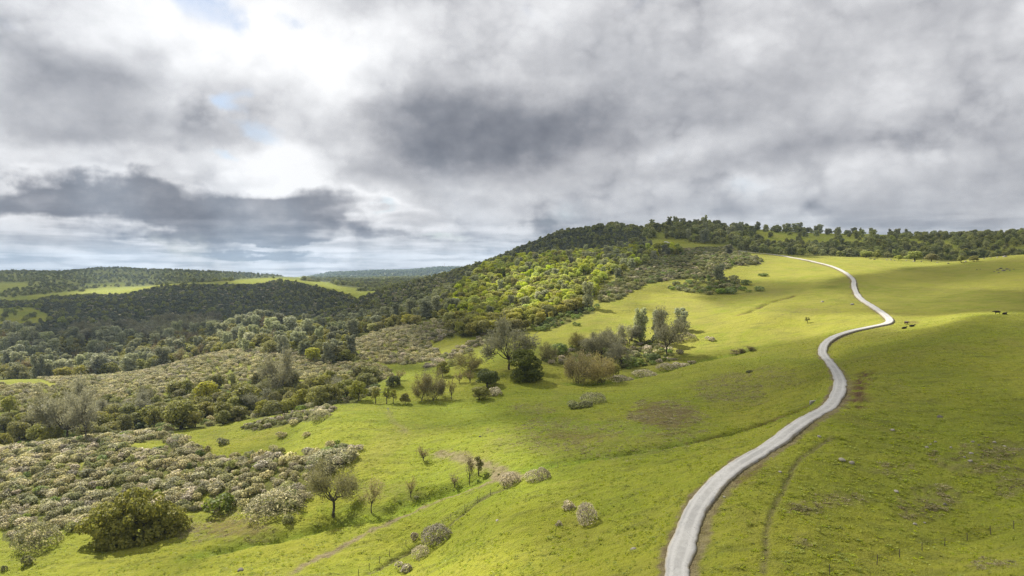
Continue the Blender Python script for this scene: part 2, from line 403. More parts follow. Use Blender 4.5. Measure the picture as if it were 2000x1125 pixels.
# ------------------------------------------------------------------ helpers
def link(o, parent=None):
    COL.objects.link(o)
    if parent is not None: o.parent = parent
    return o
def tag(o, label=None, cat=None, group=None, kind=None):
    if label: o['label'] = label
    if cat: o['category'] = cat
    if group: o['group'] = group
    if kind: o['kind'] = kind
    return o
def mesh_from(name, V, faces, mat=None, attrs=None, smooth_shade=False):
    """V (n,3) array; faces: (m,k) int array or list of tuples."""
    me = bpy.data.meshes.new(name)
    V = np.asarray(V, np.float32)
    if isinstance(faces, np.ndarray):
        m, kk = faces.shape
        me.vertices.add(len(V)); me.vertices.foreach_set('co', V.ravel())
        me.loops.add(m * kk); me.loops.foreach_set('vertex_index', faces.astype(np.int32).ravel())
        me.polygons.add(m)
        me.polygons.foreach_set('loop_start', np.arange(0, m * kk, kk, dtype=np.int32))
        me.polygons.foreach_set('loop_total', np.full(m, kk, np.int32))
        me.update(calc_edges=True)
    else:
        me.from_pydata([tuple(map(float, v)) for v in V], [], [tuple(int(i) for i in f) for f in faces]); me.update()
    for an, arr in (attrs or {}).items():
        a = me.attributes.new(an, 'FLOAT', 'POINT'); a.data.foreach_set('value', np.asarray(arr, np.float32).ravel())
    if smooth_shade:
        me.polygons.foreach_set('use_smooth', np.ones(len(me.polygons), bool))
    if mat: me.materials.append(mat)
    return me

class NT:
    """Small helper to write node trees."""
    def __init__(s, tree): s.t = tree; s.t.nodes.clear()
    def n(s, typ, **kw):
        o = s.t.nodes.new('ShaderNode' + typ)
        for k, v in kw.items(): setattr(o, k, v)
        return o
    def put(s, sock, v):
        if isinstance(v, bpy.types.NodeSocket): s.t.links.new(v, sock)
        elif v is not None: sock.default_value = v
    def m(s, op, a, b=None, c=None, clamp=False):
        o = s.n('Math', operation=op, use_clamp=clamp)
        for i, x in enumerate((a, b, c)):
            if x is not None: s.put(o.inputs[i], x)
        return o.outputs[0]
    def mix(s, f, a, b, mode='MIX'):
        o = s.n('Mix', data_type='RGBA', blend_type=mode)
        s.put(o.inputs[0], f); s.put(o.inputs[6], a); s.put(o.inputs[7], b)
        return o.outputs[2]
    def noise(s, vec, scale, detail=4, rough=0.55, dist=0.0, dim='3D'):
        o = s.n('TexNoise', noise_dimensions=dim)
        s.put(o.inputs['Vector'], vec)
        o.inputs['Scale'].default_value = scale; o.inputs['Detail'].default_value = detail
        o.inputs['Roughness'].default_value = rough; o.inputs['Distortion'].default_value = dist
        return o
    def ss(s, x, a, b):
        o = s.n('MapRange', interpolation_type='SMOOTHSTEP')
        s.put(o.inputs[0], x); s.put(o.inputs[1], a); s.put(o.inputs[2], b)
        return o.outputs[0]
    def attr(s, name):
        o = s.n('Attribute', attribute_name=name); return o.outputs['Fac']
def new_mat(name):
    m = bpy.data.materials.new(name); m.use_nodes = True
    return m, NT(m.node_tree)
def rgb(r, g, b): return (r, g, b, 1.0)

# ------------------------------------------------------------------ foliage materials
def foliage_material(name, c1, c2, bloom=None, trans=0.42, vary=0.35, spec=0.15):
    m, T = new_mat(name)
    o = T.n('OutputMaterial')
    v = T.attr('v'); r = T.n('ObjectInfo').outputs['Random']
    c = T.mix(v, rgb(*c1), rgb(*c2))
    if bloom: c = T.mix(T.attr('bl'), c, T.mix(v, rgb(*bloom[0]), rgb(*bloom[1])))
    hs = T.n('HueSaturation'); T.put(hs.inputs['Color'], c)
    T.put(hs.inputs['Value'], T.m('MULTIPLY_ADD', r, 2 * vary, 1.0 - vary))
    r2 = T.m('FRACT', T.m('MULTIPLY', r, 7.31))
    T.put(hs.inputs['Hue'], T.m('MULTIPLY_ADD', r2, 0.024, 0.488))
    T.put(hs.inputs['Saturation'], T.m('MULTIPLY_ADD', T.m('FRACT', T.m('MULTIPLY', r, 3.17)), 0.3, 0.78))
    d = T.n('BsdfPrincipled'); T.put(d.inputs['Base Color'], hs.outputs[0]); d.inputs['Roughness'].default_value = 0.7; d.inputs['Specular IOR Level'].default_value = spec
    t = T.n('BsdfTranslucent'); T.put(t.inputs[0], hs.outputs[0])
    dim = T.n('Mix', data_type='RGBA', blend_type='MULTIPLY'); dim.inputs[0].default_value = 1.0
    T.put(dim.inputs[6], hs.outputs[0]); dim.inputs[7].default_value = (2 * trans * 1.0, 2 * trans * 1.0, 2 * trans * 0.8, 1.0); T.put(t.inputs[0], dim.outputs[2])
    mx = T.n('AddShader')
    T.put(mx.inputs[0], d.outputs[0]); T.put(mx.inputs[1], t.outputs[0]); T.put(o.inputs[0], mx.outputs[0])
    return m
def plain_material(name, c1, c2, scale=2.0, rough=0.9):
    m, T = new_mat(name); o = T.n('OutputMaterial'); b = T.n('BsdfPrincipled')
    P = T.n('TexCoord').outputs['Object']
    T.put(b.inputs['Base Color'], T.mix(T.noise(P, scale, 4, 0.6).outputs[0], rgb(*c1), rgb(*c2))); b.inputs['Roughness'].default_value = rough
    b.inputs['Specular IOR Level'].default_value = 0.2
    T.put(o.inputs[0], b.outputs[0]); return m
M_OAK = foliage_material('live_oak_leaves', (0.088, 0.092, 0.02), (0.195, 0.185, 0.042), vary=0.28)
M_GOLD = foliage_material('golden_oak_leaves', (0.135, 0.138, 0.026), (0.27, 0.25, 0.052), vary=0.25)
M_THICK = foliage_material('thicket_leaves', (0.082, 0.091, 0.018), (0.192, 0.187, 0.040), vary=0.0)
M_LIGHT = foliage_material('spring_oak_leaves', (0.186, 0.222, 0.025), (0.358, 0.371, 0.044), trans=0.34)
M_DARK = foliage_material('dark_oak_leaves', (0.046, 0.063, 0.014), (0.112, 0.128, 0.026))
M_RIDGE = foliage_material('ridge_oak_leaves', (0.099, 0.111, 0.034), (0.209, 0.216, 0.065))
M_PINE = foliage_material('grey_pine_needles', (0.142, 0.154, 0.081), (0.285, 0.290, 0.171), trans=0.3)
M_GREY = foliage_material('grey_twigs', (0.111, 0.111, 0.064), (0.200, 0.191, 0.115), trans=0.3, vary=0.2)
M_OLIVETWIG = foliage_material('olive_twigs', (0.096, 0.086, 0.029), (0.184, 0.160, 0.052), trans=0.3, vary=0.0)
M_TAN = foliage_material('tan_twigs', (0.166, 0.142, 0.064), (0.312, 0.266, 0.120), trans=0.3)
M_BROWN = foliage_material('brown_twigs', (0.102, 0.080, 0.037), (0.204, 0.163, 0.071), trans=0.25)
M_PALE = foliage_material('flowering_shrub_leaves', (0.077, 0.077, 0.035), (0.139, 0.132, 0.062), bloom=((0.260, 0.233, 0.126), (0.406, 0.368, 0.214)), vary=0.22)
M_SCRUB = foliage_material('chaparral_leaves', (0.089, 0.098, 0.036), (0.204, 0.200, 0.081))
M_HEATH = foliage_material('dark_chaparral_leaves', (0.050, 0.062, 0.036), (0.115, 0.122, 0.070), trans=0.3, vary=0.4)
M_MAUVE = foliage_material('mauve_scrub_leaves', (0.110, 0.100, 0.070), (0.210, 0.185, 0.135), bloom=((0.290, 0.255, 0.180), (0.440, 0.390, 0.290)))
M_GREENSH = foliage_material('green_shrub_leaves', (0.069, 0.101, 0.019), (0.154, 0.191, 0.041))
M_BARK = plain_material('bark', (0.045, 0.036, 0.026), (0.10, 0.085, 0.065), 6.0)

# ------------------------------------------------------------------ plant shapes
def leaf_set(blobs, n, size, rng, up=0.35, dens_in=0.0, aspect=1.0, loose=0.25):
    """Leaf clumps spread over the skin of many lumps; returns centres, outward directions, size."""
    C = np.array([b[0:3] for b in blobs]); R = np.array([b[3:6] for b in blobs])
    w = (R[:, 0] * R[:, 2]); w = w / w.sum()
    k = rng.choice(len(blobs), n * 2, p=w)
    d = rng.normal(size=(n * 2, 3)); d /= np.linalg.norm(d, axis=1)[:, None]
    flip = (d[:, 2] < 0) & (rng.random(n * 2) < up); d[flip, 2] *= -1
    pos = C[k] + d * R[k] * rng.uniform(1 - loose, 1.06, (n * 2, 1))
    keep = np.ones(len(pos), bool)
    for i in range(len(blobs)):
        q = (((pos - C[i]) / R[i]) ** 2).sum(1)
        keep &= ~((q < 0.5) & (k != i) & (rng.random(len(pos)) > dens_in))
    pos, d = pos[keep][:n], d[keep][:n]
    return pos, d, size * rng.uniform(0.6, 1.35, len(pos))
def quads(pos, d, s, rng, aspect=1.0, rough=0.5, along=None):
    n = len(pos)
    nn = d + rng.normal(size=(n, 3)) * rough; nn /= np.linalg.norm(nn, axis=1)[:, None]
    a = along if along is not None else rng.normal(size=(n, 3))
    a = a - (a * nn).sum(1)[:, None] * nn; a /= np.linalg.norm(a, axis=1)[:, None] + 1e-9
    b = np.cross(nn, a)
    s1 = (s * aspect)[:, None]; s2 = s[:, None]
    j = lambda: rng.uniform(0.7, 1.1, (n, 1))
    V = np.stack([pos - a * s1 * j() * 0.5, pos + b * s2 * j() * 0.5 + nn * s2 * 0.08, pos + a * s1 * j() * 0.5, pos - b * s2 * j() * 0.5 + nn * s2 * 0.08], 1).reshape(-1, 3)
    return V, np.arange(n * 4).reshape(n, 4)
def tubes(segs, sides=5):
    V, Fc = [], []
    for p0, p1, r0, r1 in segs:
        p0 = np.array(p0, float); p1 = np.array(p1, float)
        t = p1 - p0; t /= np.linalg.norm(t) + 1e-9
        a = np.cross(t, [0.3, 0.9, 0.1]); a /= np.linalg.norm(a) + 1e-9; b = np.cross(t, a)
        base = len(V)
        for p, r in ((p0, r0), (p1, r1)):
            for i in range(sides):
                th = 2 * math.pi * i / sides
                V.append(p + (a * math.cos(th) + b * math.sin(th)) * r)
        for i in range(sides):
            k = (i + 1) % sides
            Fc.append((base + i, base + k, base + sides + k, base + sides + i))
    return np.array(V), np.array(Fc)
def limb(p0, p1, r0, r1, rng, n=4, wob=0.06):
    p0 = np.array(p0, float); p1 = np.array(p1, float); L = np.linalg.norm(p1 - p0)
    pts = [p0 + (p1 - p0) * t + (rng.normal(size=3) * wob * L * math.sin(math.pi * t)) for t in np.linspace(0, 1, n + 1)]
    rs = np.linspace(r0, r1, n + 1)
    return [(pts[i], pts[i + 1], rs[i], rs[i + 1]) for i in range(n)]
def crown_mesh(name, pos, d, s, rng, mat, bloom=None, aspect=1.0, rough=0.5, along=None):
    V, Fc = quads(pos, d, s, rng, aspect, rough, along)
    v = np.repeat(rng.random(len(pos)), 4)
    at_ = {'v': v}
    if bloom is not None: at_['bl'] = np.repeat(bloom.astype(float), 4)
    return mesh_from(name, V, Fc, mat, at_)
class Proto:
    """A kind of plant: trunk mesh (or None), crown mesh, nominal height and width."""
    def __init__(s, trunk, crown, H, W): s.trunk, s.crown, s.H, s.W = trunk, crown, H, W
def oak(seed, mat, H=9.0, W=10.0, n=1700, leaf=0.55, lumps=26, bole=0.16, low=0.20, open_=0.0):
    rng = np.random.default_rng(seed); blobs = []
    R = W / 2
    for i in range(lumps):
        th = rng.uniform(0, 2 * math.pi); zz = rng.uniform(0, 1) ** 0.8
        rad = R * math.sqrt(max(0.05, 1 - (zz * 0.95) ** 2.2)) * rng.uniform(0.35, 0.78)
        z = H * (low + (0.82 - low) * zz)
        r = R * rng.uniform(0.24, 0.40)
        blobs.append((rad * math.cos(th), rad * math.sin(th), z, r, r, r * rng.uniform(0.65, 0.9)))
    pos, d, s = leaf_set(blobs, n, leaf, rng, loose=0.3 + open_)
    segs = limb((0, 0, -0.4), (rng.normal() * 0.2, rng.normal() * 0.2, H * (bole + 0.14)), 0.034 * H, 0.026 * H, rng, 3, 0.03)
    top = segs[-1][1]
    for b in blobs[:9]:
        segs += limb(top, (b[0], b[1], b[2]), 0.019 * H, 0.006 * H, rng, 3, 0.08)
    V, Fc = tubes(segs)
    return Proto(mesh_from('trunk', V, Fc, M_BARK), crown_mesh('crown', pos, d, s, rng, mat), H, W)
def pine(seed, mat, H=15.0, W=8.0, n=1500, leaf=0.55):
    rng = np.random.default_rng(seed); blobs = []; segs = []
    stems = rng.integers(2, 4)
    fork = np.array([0, 0, H * 0.10]); segs += limb((0, 0, -0.4), fork, 0.022 * H, 0.018 * H, rng, 2, 0.03)
    for k in range(stems):
        th = k * 2 * math.pi / stems + rng.uniform(0, 1.2)
        tip = np.array([math.cos(th) * W * 0.26, math.sin(th) * W * 0.26, H * rng.uniform(0.80, 0.97)])
        ls = limb(fork, tip, 0.015 * H, 0.004 * H, rng, 5, 0.05); segs += ls
        for p0, p1, r0, r1 in ls:
            for j in range(5):
                a = rng.uniform(0, 2 * math.pi); t = rng.uniform(0, 1)
                zf = (p0[2] + (p1[2] - p0[2]) * t) / H
                o = W * rng.uniform(0.05, 0.36) * (1.2 - zf)
                c = p0 + (p1 - p0) * t + np.array([math.cos(a) * o, math.sin(a) * o, rng.uniform(0, 0.05) * H])
                r = W * rng.uniform(0.09, 0.16)
                blobs.append((*c, r, r, r * 1.05))
                if rng.random() < 0.5: segs += limb(p0, c, 0.006 * H, 0.002 * H, rng, 2, 0.05)
    pos, d, s = leaf_set(blobs, n, leaf, rng, up=0.6, loose=0.6, dens_in=0.3)
    V, Fc = tubes(segs)
    return Proto(mesh_from('trunk', V, Fc, M_BARK), crown_mesh('crown', pos, d, s, rng, mat, aspect=1.9, rough=0.9), H, W)
def twiggy(seed, mat, H=9.0, W=8.0, n=1900, leaf=0.5, stems=1, low=0.25, trunks=0.028):
    """A nearly leafless tree: limbs fanning up and out into a haze of fine twigs."""
    rng = np.random.default_rng(seed); segs = []; tips = []
    for k in range(stems):
        b0 = np.array([rng.normal() * 0.12 * W * (stems > 1), rng.normal() * 0.12 * W * (stems > 1), -0.4])
        fork = b0 + np.array([0, 0, H * low + 0.4]); segs += limb(b0, fork, trunks * H, trunks * 0.8 * H, rng, 3, 0.04)
        for i in range(9 if stems == 1 else 4):
            th = rng.uniform(0, 2 * math.pi); zf = rng.uniform(0.45 if stems < 3 else 0.28, 0.98)
            rad = W * 0.47 * math.sqrt(max(0.04, 1 - (2 * abs(zf - 0.55)) ** 2.2))
            tip = np.array([math.cos(th) * rad, math.sin(th) * rad, H * zf])
            ls = limb(fork, tip, trunks * 0.5 * H, trunks * 0.1 * H, rng, 4, 0.08); segs += ls
            for p0, p1, r0, r1 in ls[1:]:
                for j in range(3):
                    dd = (tip - fork) / np.linalg.norm(tip - fork) + rng.normal(size=3) * 0.5 + np.array([0, 0, 0.25])
                    e = p1 + dd * H * rng.uniform(0.08, 0.17)
                    segs += limb(p1, e, trunks * 0.14 * H, trunks * 0.05 * H, rng, 1, 0)
                    tips.append((e, dd))
    E = np.array([t[0] for t in tips]); Dd = np.array([t[1] for t in tips]); k = rng.integers(0, len(E), n)
    pos = E[k] + rng.normal(size=(n, 3)) * np.array([W, W, H]) * 0.07
    al = Dd[k] + rng.normal(size=(n, 3)) * 0.5
    s = leaf * rng.uniform(0.5, 1.3, n)
    V, Fc = tubes(segs, 4)
    return Proto(mesh_from('trunk', V, Fc, M_BARK), crown_mesh('crown', pos, rng.normal(size=(n, 3)), s * 0.34, rng, mat, aspect=3.6, along=al), H, W)
def shrub(seed, mat, H=2.6, W=3.6, n=420, leaf=0.34, lumps=9, bloom=0.0, flat=0.85):
    rng = np.random.default_rng(seed); blobs = []
    for i in range(lumps):
        th = rng.uniform(0, 2 * math.pi); q = math.sqrt(rng.random())
        r = W * rng.uniform(0.15, 0.27); rad = q * W * 0.34
        z = H * rng.uniform(0.25, 0.72) * (1.05 - 0.45 * q)
        blobs.append((rad * math.cos(th), rad * math.sin(th), z, r, r, min(r * flat, max(0.3 * H, H - z))))
    pos, d, s = leaf_set(blobs, n, leaf, rng, up=0.55, loose=0.22)
    pos[:, 2] = np.maximum(pos[:, 2], 0.02)
    bl = None
    if bloom: bl = rng.random(len(pos)) < bloom
    return Proto(None, crown_mesh('shrub', pos, d, s, rng, mat, bl, aspect=1.4), H, W)

PROTO = {
 'oak': [oak(100 + i, M_OAK, 9, 10, 2600, 0.58) for i in range(4)],
 'gold': [oak(110 + i, M_GOLD, 9, 9.5, 2500, 0.6) for i in range(3)],
 'light': [oak(120 + i, M_LIGHT, 9.5, 8.5, 2300, 0.6, open_=0.1) for i in range(4)],
 'dark': [oak(130 + i, M_DARK, 9, 10, 3200, 0.55, low=0.08, bole=0.03) for i in range(3)],
 'ridge': [oak(140 + i, M_RIDGE, 9, 10, 1700, 0.75, bole=0.1, low=0.14) for i in range(4)],
 'pine': [pine(150 + i, M_PINE, 15, 10.5, 3600, 0.55) for i in range(4)],
 'grey': [twiggy(160 + i, M_GREY, 10, 10, 6500, 0.62) for i in range(3)],
 'tan': [twiggy(170 + i, M_TAN, 8, 7, 6500, 0.5, stems=6, low=0.05, trunks=0.013) for i in range(2)],
 'brown': [twiggy(180 + i, M_BROWN, 8, 8, 2600, 0.65, stems=2, low=0.16) for i in range(3)],
 'pale': [shrub(190 + i, M_PALE, 2.6, 3.8, 950, 0.25, 13, 0.34 + 0.06 * i) for i in range(5)],
 'scrub': [shrub(200 + i, M_SCRUB, 2.6, 3.8, 600, 0.32, 10) for i in range(4)],
 'heath': [shrub(240 + i, M_HEATH, 2.6, 3.8, 420, 0.38, 9) for i in range(4)],
 'mauve': [shrub(210 + i, M_MAUVE, 2.4, 3.6, 520, 0.3, 10, 0.35) for i in range(3)],
 'greensh': [shrub(220 + i, M_GREENSH, 2.8, 3.8, 420, 0.36, 9) for i in range(3)],
}

# ------------------------------------------------------------------ where plants stand: photo outline, distance range, spacing, sizes, mix of kinds
MINV = np.minimum.accumulate(np.where(YY > 70, VV, 1e9), axis=0)
CELL = np.gradient(XX, axis=1) * np.gradient(YY, axis=0)
def pick_spots(poly, y0, y1, spacing, height, rng, holes=()):
    m = inpoly(poly, UU, VV) & (YY > y0) & (YY < y1) & (VV - F * height / YY <= MINV + 1.0) & (np.abs(PP) < 0.80)
    for h in holes: m &= ~inpoly(h, UU, VV)
    m &= dR > 4.0
    idx = np.nonzero(m.ravel())[0]
    if len(idx) == 0: return np.zeros((0, 2))
    a = CELL.ravel()[idx]; n = int(a.sum() / spacing ** 2 * 1.5) + 1
    c = rng.choice(idx, n, p=a / a.sum()); i, j = c // NC, c % NC
    i = np.minimum(i, NR - 2); j = np.minimum(j, NC - 2)
    y = GY[i] + rng.random(n) * (GY[i + 1] - GY[i]); x = (ps[j] + rng.random(n) * (ps[j + 1] - ps[j])) * y
    # keep a minimum distance
    md = spacing * 0.72; cell = {}; keep = []
    for k in range(n):
        g = (int(x[k] // md), int(y[k] // md)); ok = True
        for gx in (-1, 0, 1):
            for gy in (-1, 0, 1):
                for q in cell.get((g[0] + gx, g[1] + gy), ()):
                    if (x[q] - x[k]) ** 2 + (y[q] - y[k]) ** 2 < md * md: ok = False; break
                if not ok: break
            if not ok: break
        if ok: cell.setdefault(g, []).append(k); keep.append(k)
    return np.column_stack([x[keep], y[keep]])
MEADOW_GAPS = [[(245,884),(262,864),(300,858),(330,862),(320,874),(290,884)], [(402,892),(410,868),(450,856),(530,850),(530,886),(470,893)], [(150,905),(170,900),(165,925),(148,935)], [(392,960),(410,962),(412,982),(396,985)]]
